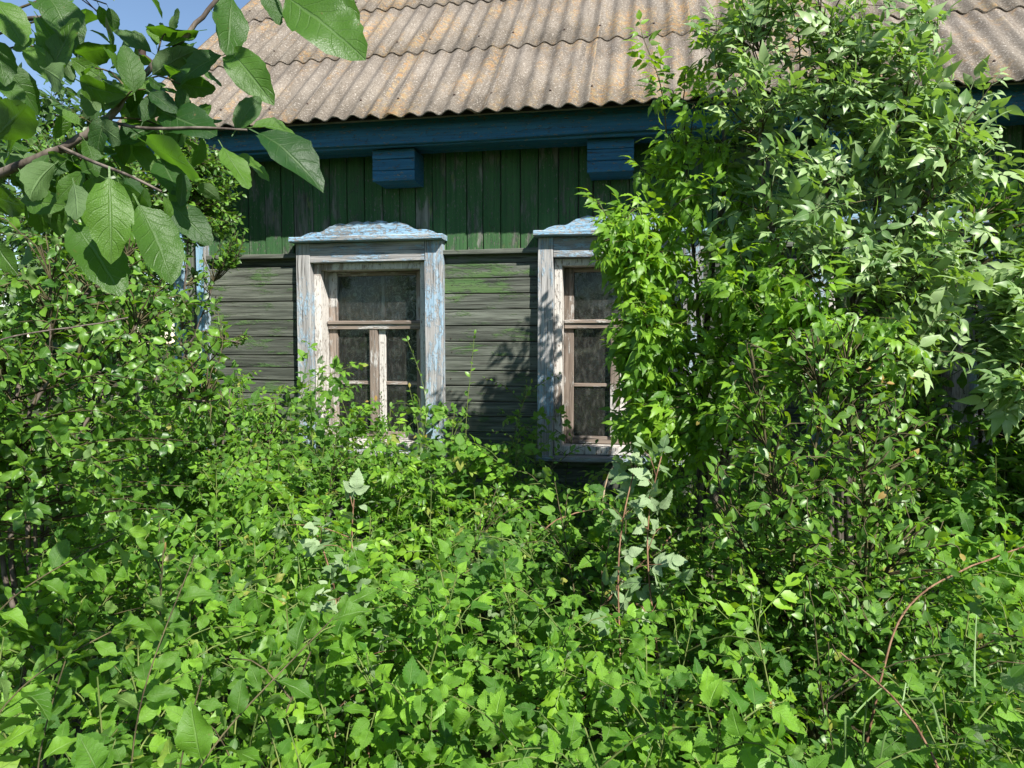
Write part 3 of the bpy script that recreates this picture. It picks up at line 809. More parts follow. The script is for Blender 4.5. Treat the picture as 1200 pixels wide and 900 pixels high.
plum.stems.append(tube(smooth_path([(-0.707, -3.737, 1.890), (-0.628, -3.754, 1.870), (-0.553, -3.750, 1.868), (-0.501, -3.730, 1.868)], 14), np.linspace(.0026, .0014, 14), 5))
plum.stems.append(tube(smooth_path([(-0.757, -3.748, 1.855), (-0.668, -3.795, 1.820), (-0.599, -3.824, 1.795), (-0.554, -3.827, 1.774)], 12), np.linspace(.0026, .0014, 12), 5))
# single leaves: stalk, tip, width as a share of the length, side that turns away
HL = [
 ((-0.607, -3.845, 1.800), (-0.574, -3.886, 1.691), .62, .2), ((-0.679, -3.818, 1.797), (-0.650, -3.837, 1.733), .56, -.3), ((-0.504, -3.648, 2.078), (-0.347, -3.696, 1.967), .50, .4), ((-0.549, -3.677, 2.071), (-0.531, -3.721, 1.958), .56, .2),
 ((-0.620, -3.781, 1.895), (-0.615, -3.797, 1.966), .62, -.1), ((-0.545, -3.691, 1.981), (-0.622, -3.728, 1.944), .50, .5), ((-0.554, -3.692, 1.992), (-0.471, -3.732, 1.914), .62, .4), ((-0.498, -3.730, 1.868), (-0.379, -3.762, 1.817), .36, .7),
 ((-0.631, -3.765, 1.855), (-0.505, -3.806, 1.796), .42, -.6), ((-0.594, -3.824, 1.773), (-0.521, -3.837, 1.670), .50, .6), ((-0.685, -3.822, 1.754), (-0.582, -3.849, 1.655), .52, .7), ((-0.635, -3.733, 1.903), (-0.519, -3.755, 1.856), .52, .6),
 ((-0.520, -3.734, 1.860), (-0.484, -3.724, 1.922), .60, .3), ((-0.503, -3.730, 1.870), (-0.447, -3.699, 1.889), .30, .5), ((-0.531, -3.747, 1.852), (-0.476, -3.761, 1.783), .48, .3), ((-0.575, -3.757, 1.819), (-0.565, -3.769, 1.764), .42, .2),
 ((-0.731, -3.775, 1.832), (-0.755, -3.834, 1.766), .55, -.2), ((-0.829, -3.806, 1.791), (-0.729, -3.830, 1.758), .40, -.5), ((-0.813, -3.800, 1.846), (-0.716, -3.819, 1.899), .66, -.2), ((-0.777, -3.747, 1.935), (-0.727, -3.742, 2.032), .36, .5),
 ((-0.808, -3.727, 2.039), (-0.735, -3.748, 1.969), .40, .5), ((-0.802, -3.723, 2.073), (-0.713, -3.752, 1.995), .46, .6), ((-0.866, -3.736, 2.064), (-0.791, -3.757, 1.986), .44, .6), ((-0.859, -3.748, 2.008), (-0.810, -3.763, 1.936), .5, .6), ((-0.812, -3.740, 1.992), (-0.769, -3.755, 1.951), .6, .3),
 ((-0.745, -3.739, 1.977), (-0.670, -3.746, 1.967), .26, -.6), ((-0.768, -3.765, 1.952), (-0.695, -3.784, 1.913), .66, -.3), ((-0.730, -3.748, 1.940), (-0.665, -3.769, 1.902), .5, -.7), ((-0.594, -3.667, 2.025), (-0.665, -3.702, 1.998), .36, -.3), ((-0.660, -3.681, 1.997), (-0.667, -3.680, 2.041), .6, .1),
 ((-0.817, -3.796, 1.735), (-0.778, -3.803, 1.680), .5, -.3), ((-0.777, -3.761, 1.876), (-0.787, -3.782, 1.894), .6, .2), ((-0.719, -3.750, 1.876), (-0.740, -3.773, 1.903), .5, .5), ((-0.706, -3.747, 1.885), (-0.642, -3.768, 1.846), .5, -.4), ((-0.685, -3.742, 1.898), (-0.701, -3.769, 1.838), .5, .4),
 ((-0.598, -3.727, 1.876), (-0.630, -3.736, 1.832), .5, .4), ((-0.564, -3.732, 1.869), (-0.569, -3.726, 1.816), .4, .6), ((-0.565, -3.710, 1.890), (-0.599, -3.694, 1.933), .55, .2), ((-0.604, -3.739, 1.871), (-0.585, -3.723, 1.909), .5, .5), ((-0.760, -3.759, 1.846), (-0.771, -3.784, 1.808), .45, .5), ((-0.820, -3.751, 1.831), (-0.768, -3.764, 1.786), .5, .5),
 ((-0.721, -3.751, 1.865), (-0.678, -3.766, 1.821), .5, .4), ((-0.637, -3.790, 1.805), (-0.600, -3.784, 1.776), .46, .6), ((-0.593, -3.803, 1.791), (-0.595, -3.806, 1.742), .46, .5), ((-0.567, -3.809, 1.777), (-0.557, -3.799, 1.742), .44, .6), ((-0.696, -3.769, 1.822), (-0.743, -3.781, 1.774), .5, .6), ((-0.691, -3.768, 1.817), (-0.720, -3.757, 1.753), .5, .6),
 ((-0.523, -3.651, 2.087), (-0.492, -3.648, 2.025), .55, .5), ((-0.487, -3.622, 2.121), (-0.386, -3.627, 2.050), .5, .5), ((-0.470, -3.619, 2.109), (-0.427, -3.603, 2.069), .5, .6), ((-0.851, -3.741, 1.921), (-0.848, -3.775, 1.857), .6, .4), ((-0.858, -3.741, 1.951), (-0.801, -3.753, 1.915), .55, .5), ((-0.849, -3.727, 1.991), (-0.803, -3.728, 2.005), .5, .5),
 ((-0.636, -3.676, 2.009), (-0.589, -3.690, 1.973), .45, .4), ((-0.655, -3.703, 1.964), (-0.688, -3.722, 1.905), .5, .5), ((-0.647, -3.690, 1.984), (-0.613, -3.696, 1.937), .45, .5), ((-0.598, -3.656, 2.057), (-0.549, -3.659, 2.020), .5, .5),
 ((-0.695, -3.745, 1.892), (-0.675, -3.727, 1.948), .45, .4), ((-0.768, -3.750, 1.859), (-0.742, -3.742, 1.904), .45, -.4), ((-0.809, -3.748, 1.840), (-0.842, -3.742, 1.885), .5, .4), ((-0.613, -3.806, 1.799), (-0.658, -3.796, 1.768), .5, .6), ((-0.718, -3.773, 1.830), (-0.748, -3.788, 1.834), .55, -.2)]
for bb, tt, wr, sg in HL:
    bb = np.array(bb); tt = np.array(tt); d = tt - bb; L = np.linalg.norm(d); d = d / L
    vdir = unit(CAM_POS - (bb + tt) / 2); vdir = unit(vdir - (vdir @ d) * d)
    al = math.acos(min(1, wr / .62)) * (1 if sg > 0 else -1)
    nn = vdir * math.cos(al) + np.cross(d, vdir) * math.sin(al)
    n2 = vdir * math.cos(al) - np.cross(d, vdir) * math.sin(al)
    if (nn @ SUN > n2 @ SUN) != (sg > 0): nn = n2
    if sg < 0 and rng.random() < .5: nn = -nn
    plum.leaves(bb, d, unit(nn + rng.normal(0, .12, 3)), L / 1.30)
    if bb[2] < (-0.663, -3.736, 1.937)[2] and rng.random() < .85:      # a smaller leaf behind it
        d2 = unit(d + rng.normal(0, .55, 3)); n2 = unit(UP * .5 + SUN * .5 + rng.normal(0, .6, 3))
        plum.leaves(bb + rng.normal(0, .012, 3) + np.array([-.008, .045, 0]), d2, n2, L / 1.7)
for i in range(3, 40, 2):                    # smaller leaves in behind, on short spurs
    a = br[i]; e = a + rng.normal(0, .045, 3) + np.array([0, .05, .0]); q = smooth_path([a, (a + e) / 2 + UP * .01, e], 5)
    plum.twigs.append(tube(q, np.linspace(.0016, .001, 5), 4)); plum.spray(q, .060, .013, start=.1, rn=.8)
# a bough of the same tree passing above the view, whose leaves shade the ones below
up0 = b0 + np.array([.06, .03, 2.5])
bo = smooth_path([up0, up0 + np.array([.45, -.10, .12]), (-.75, -4.02, 2.42), (-.35, -4.05, 2.36)], 30)
plum.stems.append(tube(bo, np.linspace(.016, .004, 30), 6))
for i in range(4, 30):
    for q_ in range(1):
        a = bo[i]; e = a + rng.normal(0, .13, 3) + np.array([0, 0, .02])
        if e[1] > -3.93 and e[2] < 2.25: continue
        q = smooth_path([a, (a + e) / 2 + UP * .02, e], 5); plum.twigs.append(tube(q, np.linspace(.002, .001, 5), 4)); plum.spray(q, .075, .035, start=.2, rn=.5)
for i in (4, 7, 10, 13):
    a = np.array((-0.993, -3.684, 1.957)) + np.array([.012 * i, .0, .011 * i]); q = smooth_path([a, a + np.array([.05, .03, .03]), a + np.array([.10, .05, .02])], 5)
    plum.twigs.append(tube(q, np.linspace(.002, .001, 5), 4)); plum.spray(q, .07, .03, start=.1, rn=.5)

# -------- shrubs
shrub('plum_shrub', 'dense plum shrub with oval leaves and bare grey branches under the hanging plum branch', 'shrub', G((-2.077, -2.446, 1.460)),
      [(-1.995, -2.411, 1.807), (-1.777, -2.277, 1.665), (-2.336, -2.475, 1.807), (-1.963, -2.628, 1.472), [(-1.966, -2.530, 1.411), (-1.656, -2.067, 1.379)], [(-2.104, -2.455, 1.403), (-2.018, -2.001, 1.941)]],
      [((-1.884, -2.615, 1.445), (.48,.40,.36)), ((-1.805, -2.289, 1.545), (.34,.35,.30)), ((-2.123, -2.233, 1.777), (.42,.40,.28)), ((-1.781, -1.991, 1.338), (.26,.3,.16)), ((-2.377, -2.599, 1.549), (.45,.45,.6)), ((-1.749, -2.706, 1.198), (.5,.4,.22)), ((-2.018, -1.907, 1.797), (.26,.3,.26)), ((-2.298, -1.848, 1.964), (.3,.3,.3))],
      'plum_mid', .052, 640, .030, limit=300, r0=.011, droop=.1, rn=.5)
shrub('corner_shrub', 'fine leaved upright shrub growing against the blue corner boards of the house', 'shrub', G((-2.937, -0.626, 1.352)),
      [(-2.629, -0.655, 2.528), (-3.135, -0.546, 2.493), (-2.796, -0.709, 2.105), (-2.501, -0.663, 1.956), [(-2.606, -0.810, 1.511), (-2.205, -0.883, 1.599)], (-3.464, -0.517, 2.300)],
      [((-2.643, -0.663, 2.428), (.20,.2,.30)), ((-2.853, -0.672, 2.061), (.26,.25,.36)), ((-3.211, -0.566, 2.389), (.36,.3,.42)), ((-2.472, -0.709, 1.952), (.13,.12,.16)), ((-2.860, -0.749, 1.608), (.24,.2,.34)), ((-2.325, -0.855, 1.599), (.11,.08,.035), .004), ((-3.781, -0.357, 2.552), (.4,.35,.5)), ((-2.454, -0.672, 2.541), (.16,.12,.16), .03), ((-2.388, -0.677, 2.247), (.10,.1,.12), .012), ((-2.792, -0.736, 2.517), (.22,.15,.2), .05), ((-2.730, -0.660, 2.751), (.16,.12,.14), .02)],
      'small', .046, 1350, .021, limit=300, r0=.014, twig_len=(.2, .35), droop=.0, rn=.55, lean=.9)
shrub('low_shrub', 'bright green low shrub left of the fully visible window', 'shrub', G((-2.043, -1.349, 0.941)),
      [(-2.007, -1.318, 1.378), (-2.150, -1.449, 1.324), (-1.850, -1.196, 1.222)],
      [((-2.026, -1.330, 1.212), (.26,.22,.16)), ((-2.105, -1.558, 1.057), (.34,.3,.20)), ((-1.870, -1.206, 1.094), (.16,.18,.12)), ((-1.760, -1.601, 0.958), (.3,.3,.14))],
      'sucker', .050, 280, .026, limit=200, r0=.008, twig_len=(.15, .3), droop=.05)
shrub('maple_tree', 'young ash leaved maple with drooping yellow green leaflets covering the second window', 'tree', G((0.248, -1.071, 1.049)),
      [[(0.242, -1.109, 1.292), (0.205, -1.134, 1.878), (0.138, -1.152, 2.674)], [(0.252, -1.103, 1.371), (-0.006, -1.318, 2.013)], [(0.240, -1.099, 1.489), (0.329, -1.134, 2.369), (0.288, -1.050, 3.078)], [(0.249, -1.106, 1.332), (0.492, -1.347, 1.678)], [(0.242, -1.109, 1.292), (0.035, -1.389, 1.533)], [(0.331, -1.304, 1.163), (0.637, -1.633, 1.541)], [(0.367, -1.297, 1.163), (0.860, -1.592, 1.541)]],
      [((0.014, -1.376, 1.825), (.15,.22,.42)), ((0.100, -1.275, 2.420), (.17,.22,.28)), ((0.271, -1.064, 2.884), (.20,.24,.17)), ((0.285, -1.260, 2.087), (.26,.28,.40)), ((0.053, -1.441, 1.445), (.16,.22,.18)), ((0.442, -1.462, 1.606), (.30,.28,.34)), ((-0.129, -1.443, 2.000), (.10,.14,.14), .014), ((0.435, -1.705, 1.828), (.20,.2,.22)), ((0.624, -1.681, 1.637), (.24,.2,.20)), ((0.364, -1.592, 1.371), (.22,.22,.22)), ((0.875, -1.638, 1.574), (.18,.2,.16)), ((-0.030, -1.447, 1.606), (.13,.18,.30), .03), ((-0.093, -1.439, 1.964), (.10,.14,.14), .012), ((0.002, -1.460, 1.284), (.14,.16,.12), .014)],
      'maple', .145, 400, .062, limit=300, r0=.022, twig_len=(.3, .5), droop=.45, upb=.45, sunb=.6, rn=.45, opposite=True)
shrub('pale_ash', 'tall ash sapling with pale grey green leaves in front of the roof edge', 'tree', G((0.828, -1.266, 1.097)),
      [[(0.780, -1.352, 1.535), (0.697, -1.431, 2.219), (0.658, -1.403, 2.833)], [(0.785, -1.402, 1.537), (0.900, -1.492, 2.264), (1.010, -1.394, 2.745)], [(0.769, -1.411, 1.433), (0.464, -1.482, 2.083), (0.438, -1.344, 2.804)], [(0.785, -1.404, 1.502), (1.045, -1.523, 2.156), (1.232, -1.468, 2.511)], [(0.785, -1.406, 1.467), (0.938, -1.513, 1.770)]],
      [((0.626, -1.422, 2.594), (.34,.3,.28)), ((0.899, -1.487, 2.363), (.24,.28,.36)), ((0.555, -1.516, 2.075), (.30,.28,.30)), ((0.904, -1.516, 1.836), (.28,.28,.26)), ((0.464, -1.385, 2.889), (.26,.28,.14)), ((1.107, -1.504, 2.285), (.13,.2,.20)), ((0.812, -1.429, 2.779), (.24,.25,.16)), ((1.065, -1.479, 1.968), (.18,.2,.16)), ((1.149, -1.476, 1.737), (.16,.18,.18)), ((1.038, -1.510, 1.507), (.18,.2,.14))],
      'pale', .165, 350, .072, limit=300, r0=.020, twig_len=(.3, .5), droop=-.45, upb=.1, sunb=1.0, rn=.45, opposite=True)
for p_, sh in ((PLANTS[-2], [((0.024, -1.275, 2.679), (-0.044, -1.273, 2.938)), ((-0.111, -1.442, 1.964), (-0.216, -1.500, 2.188)), ((-0.094, -1.433, 2.072), (-0.194, -1.502, 2.082))]),
               (PLANTS[-1], [((0.961, -1.460, 2.627), (1.039, -1.429, 2.923)), ((0.779, -1.436, 2.745), (0.793, -1.419, 3.013)), ((1.106, -1.500, 2.350), (1.256, -1.511, 2.575)), ((1.140, -1.501, 2.220), (1.268, -1.522, 2.336)), ((0.557, -1.424, 2.799), (0.504, -1.418, 3.072)), ((1.058, -1.437, 2.725), (1.082, -1.422, 2.907)), ((1.045, -1.523, 2.156), (1.224, -1.492, 2.473))])):
    for a, e in sh:
        a = np.array(a); e = np.array(e); b = a - (e - a) * .8 + np.array([0, .1, -.1])
        q = smooth_path([b, a + np.array([.02, 0, .01]), e], 10); p_.twigs.append(tube(q, np.linspace(.004, .0014, 10), 4)); p_.spray(q, .15, .05, start=.3, droop=-.3, upb=.2, sunb=.9, opposite=True, lean=.8)
shrub('plum_sapling', 'bushy plum sapling with small oval leaves and reddish shoot tips below the maple', 'shrub', G((0.542, -2.152, 0.790)),
      [(0.327, -2.096, 1.577), (0.535, -2.112, 1.523), (0.633, -2.042, 1.535), (0.842, -1.956, 1.463), (0.366, -2.314, 1.198), (0.629, -2.265, 1.198), (0.731, -2.258, 0.994), (0.240, -2.243, 1.073)],
      [((0.537, -2.125, 1.279), (.27,.26,.26)), ((0.355, -2.326, 1.020), (.27,.26,.22)), ((0.631, -2.277, 0.994), (.28,.26,.24)), ((0.794, -2.027, 1.272), (.16,.2,.18)), ((0.309, -2.066, 1.265), (.16,.2,.2)), ((0.462, -2.423, 0.755), (.36,.3,.2)), ((0.573, -2.054, 1.521), (.22,.14,.10), .018)],
      'sapling', .046, 560, .026, limit=300, r0=.009, stem_mat='twig', twig_len=(.2, .4), droop=-.1, lean=.9)
shrub('edge_ash', 'ash shrub with pale leaflets reaching in before the far end of the facade', 'tree', G((1.909, -1.117, 1.105)),
      [(1.461, -1.342, 2.175), (1.791, -1.069, 2.323), (2.074, -1.025, 2.179), (1.418, -1.492, 1.476), (1.745, -1.309, 1.840)],
      [((1.465, -1.361, 1.840), (.12,.18,.36)), ((1.770, -1.196, 1.953), (.30,.28,.55)), ((2.113, -1.036, 1.857), (.35,.3,.7)), ((1.435, -1.493, 1.411), (.10,.14,.12)), ((1.816, -1.281, 1.197), (.3,.25,.3)), ((1.376, -1.434, 1.737), (.07,.12,.12), .014), ((1.322, -1.613, 1.449), (.08,.1,.06), .010)],
      'pale', .18, 260, .075, limit=160, r0=.02, twig_len=(.3, .5), droop=-.2, upb=.3, sunb=.8, opposite=True)
shrub('shaded_bush', 'dark shaded bush in the gloom between the ash sapling and the facade', 'shrub', G((1.558, -0.782, 0.960)),
      [(1.553, -0.756, 1.445), (1.549, -0.612, 2.189), (1.280, -1.027, 1.149), (1.792, -0.707, 1.526), (1.262, -0.597, 1.607)],
      [((1.514, -0.891, 0.978), (.36,.30,.36)), ((1.207, -1.154, 0.941), (.26,.28,.30)), ((1.762, -0.618, 1.399), (.24,.26,.24)), ((1.188, -0.720, 1.482), (.26,.26,.30)), ((1.753, -1.049, 1.015), (.3,.3,.4)), ((1.552, -0.628, 1.898), (.34,.25,.40)), ((1.760, -0.468, 2.249), (.2,.2,.25)), ((1.279, -0.917, 1.292), (.25,.2,.25))],
      'plum_mid', .085, 420, .05, limit=150, r0=.014, twig_len=(.25, .45))
shrub('lilac_tree', 'dark leafy tree behind the left corner of the house', 'tree', G((-5.783, 1.030, 1.232)),
      [(-5.282, 1.266, 3.748), (-6.373, 1.280, 3.971), (-4.609, 1.063, 3.360), (-5.481, 0.988, 3.092)],
      [((-5.197, 1.148, 3.190), (.8,.7,.6)), ((-6.523, 1.226, 3.499), (.9,.8,.9)), ((-4.605, 1.039, 2.923), (.45,.5,.5)), ((-5.159, 0.789, 2.114), (.9,.7,.9)), ((-5.202, 1.177, 3.716), (.5,.5,.3)), ((-4.310, 0.938, 1.970), (.5,.5,.7)), ((-4.162, 1.191, 2.352), (.35,.4,.6))],
      'lilac', .125, 900, .05, limit=120, r0=.04, twig_len=(.4, .7))
shrub('far_tree', 'distant dark tree behind the left plum shrub', 'tree', G((-7.196, 0.362, 1.254)),
      [(-6.797, 0.570, 3.618), (-7.747, 0.619, 3.979), (-6.021, 0.452, 2.582)],
      [((-6.791, 0.539, 3.045), (.8,.8,1.0)), ((-5.816, 0.257, 2.081), (.6,.6,.8)), ((-8.080, 0.601, 2.965), (.9,.9,1.2))], 'lilac', .13, 300, .06, limit=60, r0=.04, twig_len=(.4, .7))
shrub('hedge_bush', 'dark low hedge behind the plum shrub beside the house corner', 'shrub', G((-4.632, 0.533, 1.271)),
      [(-4.032, 0.577, 1.879), (-4.707, 0.561, 2.021), (-5.311, 0.446, 1.952), (-4.080, 0.341, 1.482)],
      [((-4.224, 0.510, 1.343), (.75,.4,.55)), ((-5.104, 0.457, 1.475), (.8,.4,.65)), ((-5.609, 0.058, 1.482), (.7,.4,.7))], 'lilac', .11, 420, .045, limit=60, r0=.02, twig_len=(.3, .5))
shrub('side_tree', 'maple outside the right hand edge, close to the facade', 'tree', (2.75, -1.0, 0),  # unseen tree added to throw shade on the right end of the facade
      [(2.75, -1.0, 3.2), (3.0, -.8, 2.8), (2.5, -1.2, 2.6), (3.0, -1.3, 2.4)],
      [((2.75, -1.0, 2.7), (.55, .5, .7)), ((2.7, -1.0, 1.6), (.55, .5, .7)), ((2.4, -1.3, 2.0), (.3, .3, .5))], 'maple', .16, 300, .06, limit=20, r0=.035, twig_len=(.4, .6), droop=.2, opposite=True)

# -------- the thicket of raspberry canes and nettles
def hfun(x, y):
    h = .90
    if y > -1.3: h = 1.12
    h += .10 * math.exp(-((x + 2.2) ** 2) / .8)
    if y > -1.25: h += .17 * math.exp(-((x + 1.85) ** 2) / .30)
    h -= .42 * math.exp(-((x - (-0.313, -0.625, 0.868)[0]) ** 2) / .05 - ((y - (-0.313, -0.625, 0.868)[1]) ** 2) / .35)
    return h
clump = lambda x, y: .6 * math.sin(3.3 * x + 1.1 + .8 * math.sin(2.1 * y)) * math.sin(2.9 * y + .4) + .4 * math.sin(7.1 * x + 2.0 * y) * math.sin(6.3 * y - 1.7 * x + 1)
spots = []
tries = 0
while tries < 7600:
    tries += 1
    dep = rng.uniform(.80, 4.75)
    lat = rng.uniform(-.80, 1.0) * dep
    x = CAM_POS[0] - math.sin(CAM_YAW) * dep + math.cos(CAM_YAW) * lat
    y = CAM_POS[1] + math.cos(CAM_YAW) * dep + math.sin(CAM_YAW) * lat
    if y > -.18 or x < -3.9 or x > 2.9: continue
    if lat / dep > .76 and rng.random() < .6: continue
    if clump(x, y) < -.62 and y < -.8: continue
    sp = .122 + .014 * dep
    if any((x - a) ** 2 + (y - b) ** 2 < sp * sp for a, b, *_ in spots): continue
    spots.append((x, y, dep, lat))
GR = {'rasp': 'raspberry canes of the thicket', 'nettle': 'broad leaved nettles of the thicket', 'sucker': 'plum suckers of the thicket', 'seedling': 'maple seedlings in the thicket', 'shoot': 'fine leaved shoots in the thicket'}
KW = {'rasp': 'raspberry cane', 'nettle': 'bright nettle', 'sucker': 'plum sucker', 'seedling': 'yellow green maple seedling', 'shoot': 'fine leafy upright shoot'}
MARKS = [('under the fully visible window', -1.79, -.25), ('under the grey boards between the windows', -.98, -.25), ('under the second window', -.20, -.3), ('below the corner boards', -2.9, -.4),
         ('around the two silvery raspberry canes before the visible window', -1.25, -2.35), ('around the silvery raspberry canes below the second window', .1, -1.75), ('at the foot of the maple', .45, -1.15),
         ('at the foot of the ash sapling', 1.0, -1.4), ('around the plum sapling', .75, -2.2), ('in front of the plum shrub', -1.95, -2.7), ('beside the arching big leaved plum shoot', -.75, -3.5),
         ('beside the bent grass blades', .45, -3.05), ('near the thorny red cane', .95, -2.75), ('beside the low bright shrub', -2.1, -1.3), ('in the open middle of the thicket', -.55, -2.5),
         ('between the bent red brown cane and the wall', -.5, -1.2), ('in the bright nettle patch', -.1, -3.4), ('under the far windows', 1.4, -.4)]
for x, y, dep, lat in spots:
    f = rng.uniform(.78, 1.07)
    h = hfun(x, y) * f * (1 + .16 * clump(x, y))
    px = lat / dep
    near = dep < 1.75
    u = rng.random()
    if px < -.28 and dep < 2.6: k = 'sucker' if u < .62 else ('nettle' if u < .8 else 'rasp')
    elif near and -.28 <= px < .28: k = 'nettle' if u < .72 else 'rasp'
    elif near: k = 'rasp' if u < .7 else 'nettle'
    else: k = 'rasp' if u < .62 else 'nettle'
    if px < -.28: h *= 1.06
    if u > .90 and dep > 1.1: k = 'seedling'
    elif u < .10: k = 'shoot'
    if near: h = min(h, .92)
    mk = min(MARKS, key=lambda q: (q[1] - x) ** 2 + (q[2] - y) ** 2)[0]
    v = rng.uniform(.82, 1.38)
    lb = ('small leaved ' if v < .98 else 'large leaved ' if v > 1.22 else '') + ('low ' if f < .88 else 'tall ' if f > .98 else 'middling ') + KW[k] + ' ' + mk
    if len(lb.split()) > 16: lb = KW[k] + ' ' + mk
    if k == 'rasp': herb('raspberry_cane', lb, 'raspberry', (x, y, GZ), h, 'rasp', (.092 if near else .098) * v, GR[k], limit=24 if near else 12, nsh=8, gap=.040, start=.35, droop=.12, upb=.7, sunb=.6, rn=.42)
    elif k == 'nettle': herb('nettle', lb, 'nettle', (x, y, GZ), h, 'nettle', (.050 if near else .052) * v, GR[k], limit=40 if near else 16, nsh=10, gap=.030, start=.35, droop=.10, upb=.7, sunb=.6, rn=.42, opposite=True)
    elif k == 'seedling': herb('maple_seedling', lb, 'seedling', (x, y, GZ), h * 1.08, 'maple', (.10 if near else .12) * v, GR[k], limit=16, nsh=4, gap=.06, start=.35, droop=.2, upb=.5, sunb=.6, rn=.4, opposite=True)
    elif k == 'shoot': herb('leafy_shoot', lb, 'shoot', (x, y, GZ), h * 1.10, 'sapling', .034 * v, GR[k], limit=16, nsh=9, gap=.02, start=.25, droop=-.2, upb=.4, sunb=.6, rn=.5, stem_mat='twig')
    else: herb('plum_sucker', lb, 'plum sucker', (x, y, GZ), h * 1.03, 'sucker', (.050 if near else .052) * v, GR[k], limit=30, nsh=6, gap=.026, start=.30, droop=-.1, upb=.5, sunb=.6, rn=.5, stem_mat='green_stem')

def cane(label, pts, r, kind, size, gap, name='raspberry_cane', cat='raspberry', mat='red_cane', limit=40, start=.3, **kw):
    pts = [np.array(q, float) for q in pts]
    bd = pts[0] - pts[1]; bd[2] = 0; bd = unit(bd) * min(.25, .4 * pts[0][2]) if np.linalg.norm(bd) > .02 else bd
    base = np.array([pts[0][0] + bd[0], pts[0][1] + bd[1], GZ])
    p = Plant(name, label, cat, base, kind, None, limit, mat)
    allp = ([base - UP * .03] if pts[0][2] > .1 else []) + pts
    path = even(smooth_path(allp, 60), 40, 25)
    p.stems.append(tube(path, np.linspace(r, r * .45, 40), 6))
    if kind: p.spray(path, size, gap, start=start, **kw)
    return p, path
for lab, pts, kw in [
    ('raspberry cane with silvery pale leaves and orange stem before the fully visible window', [(-0.830, -2.568, 0.638), (-0.864, -2.512, 0.824), (-0.916, -2.463, 0.967), (-0.919, -2.405, 1.102)], {}),
    ('raspberry cane with silvery pale leaves leaning away under the visible window', [(-0.884, -2.630, 0.610), (-0.899, -2.572, 0.791), (-0.947, -2.522, 0.928), (-1.010, -2.479, 0.999)], {}),
    ('raspberry cane with silvery pale leaves below the second window', [(0.020, -2.401, 0.791), (-0.007, -2.346, 0.954), (0.004, -2.283, 1.126), (0.043, -2.219, 1.238)], {}),
    ('short raspberry cane with silvery pale leaves beside the arched dry cane', [(-0.080, -2.420, 0.791), (-0.092, -2.360, 0.980), (-0.062, -2.296, 1.126), (-0.037, -2.235, 1.211)], {})]:
    p, path = cane(lab, pts, .0045, 'rasp_pale', .12, .05, start=.45, upb=.2, sunb=.9, rn=.4, droop=.0)
    for k in range(8):
        a = path[rng.integers(18, 39)]; e = a + np.array([rng.normal(0, .09), rng.normal(0, .07), rng.uniform(.02, .10)])
        q = smooth_path([a, (a + e) / 2 + UP * .02, e], 5); p.twigs.append(tube(q, np.linspace(.002, .001, 5), 3)); p.spray(q, .105, .05, start=.3, upb=.2, sunb=.9, rn=.4, droop=0)
# leafy shoots in front of the visible window
for i, (pts, lab) in enumerate([
    ([(-1.310, -0.709, 0.850), (-1.187, -0.670, 1.134), (-1.242, -0.644, 1.418), (-1.324, -0.648, 1.608)], 'thin leafy shoot rising across the right casing of the visible window'),
    ([(-1.557, -0.755, 0.850), (-1.606, -0.751, 1.087), (-1.654, -0.751, 1.229), (-1.688, -0.753, 1.314)], 'thin leafy shoot in front of the left pane of the visible window'),
    ([(-1.178, -0.785, 0.868), (-1.217, -0.779, 1.099), (-1.250, -0.775, 1.284), (-1.274, -0.776, 1.354)], 'thin leafy shoot in front of the right pane of the visible window'),
    ([(-0.959, -0.745, 0.868), (-0.976, -0.730, 1.192), (-0.947, -0.711, 1.423), (-0.931, -0.695, 1.645)], 'thin leafy shoot against the grey boards between the windows'),
    ([(-0.660, -0.790, 0.887), (-0.706, -0.789, 1.067), (-0.673, -0.772, 1.247), (-0.612, -0.753, 1.382)], 'short leafy shoot near the left casing of the second window'),
    ([(-1.382, -0.826, 0.822), (-1.407, -0.817, 1.053), (-1.354, -0.800, 1.192), (-1.373, -0.800, 1.247)], 'short leafy shoot below the mullion of the visible window')]):
    cane(lab, pts, .003, 'sapling', .045, .035, name='leafy_shoot', cat='shoot', mat='green_stem', start=.35, droop=-.1, lean=.9)
# plum suckers with large leaves close by on the left
for pts, sz, lab in [
    ([(-0.914, -3.667, 0.916), (-0.906, -3.662, 0.981), (-0.885, -3.654, 1.065), (-0.867, -3.647, 1.117)], .07, 'plum sucker with tan stem and young leaves at the foot of the plum shrub'),
    ([(-0.663, -3.690, 0.947), (-0.649, -3.684, 1.007), (-0.634, -3.669, 1.051), (-0.637, -3.646, 1.115)], .06, 'plum sucker with yellow tipped leaves beside the arching big leaved shoot'),
    ([(-0.651, -3.687, 0.971), (-0.622, -3.669, 1.008), (-0.571, -3.615, 1.071), (-0.537, -3.546, 1.109), (-0.505, -3.446, 1.152)], .078, 'arching plum shoot with very large leaves reaching towards the pale raspberry cane'),
    ([(-1.088, -3.606, 1.131), (-0.989, -3.584, 1.190), (-0.943, -3.522, 1.234), (-0.907, -3.463, 1.265)], .070, 'slanting plum shoot with large leaves and pale straight stem'),
    ([(-0.895, -3.484, 0.851), (-0.884, -3.477, 0.942), (-0.868, -3.469, 1.039), (-0.833, -3.406, 1.135), (-0.844, -3.353, 1.198)], .066, 'tall thin plum shoot with folded hanging leaves'),
    ([(-0.983, -3.695, 1.017), (-0.922, -3.679, 1.094), (-0.888, -3.651, 1.123), (-0.820, -3.606, 1.150)], .075, 'low plum shoot with dark leaves next to the tan stemmed sucker')]:
    cane(lab, pts, .0024, 'sucker', sz, .024, name='plum_sucker', cat='plum sucker', mat='twig', limit=60, start=.2, droop=.05, upb=.4, sunb=.5, rn=.5)

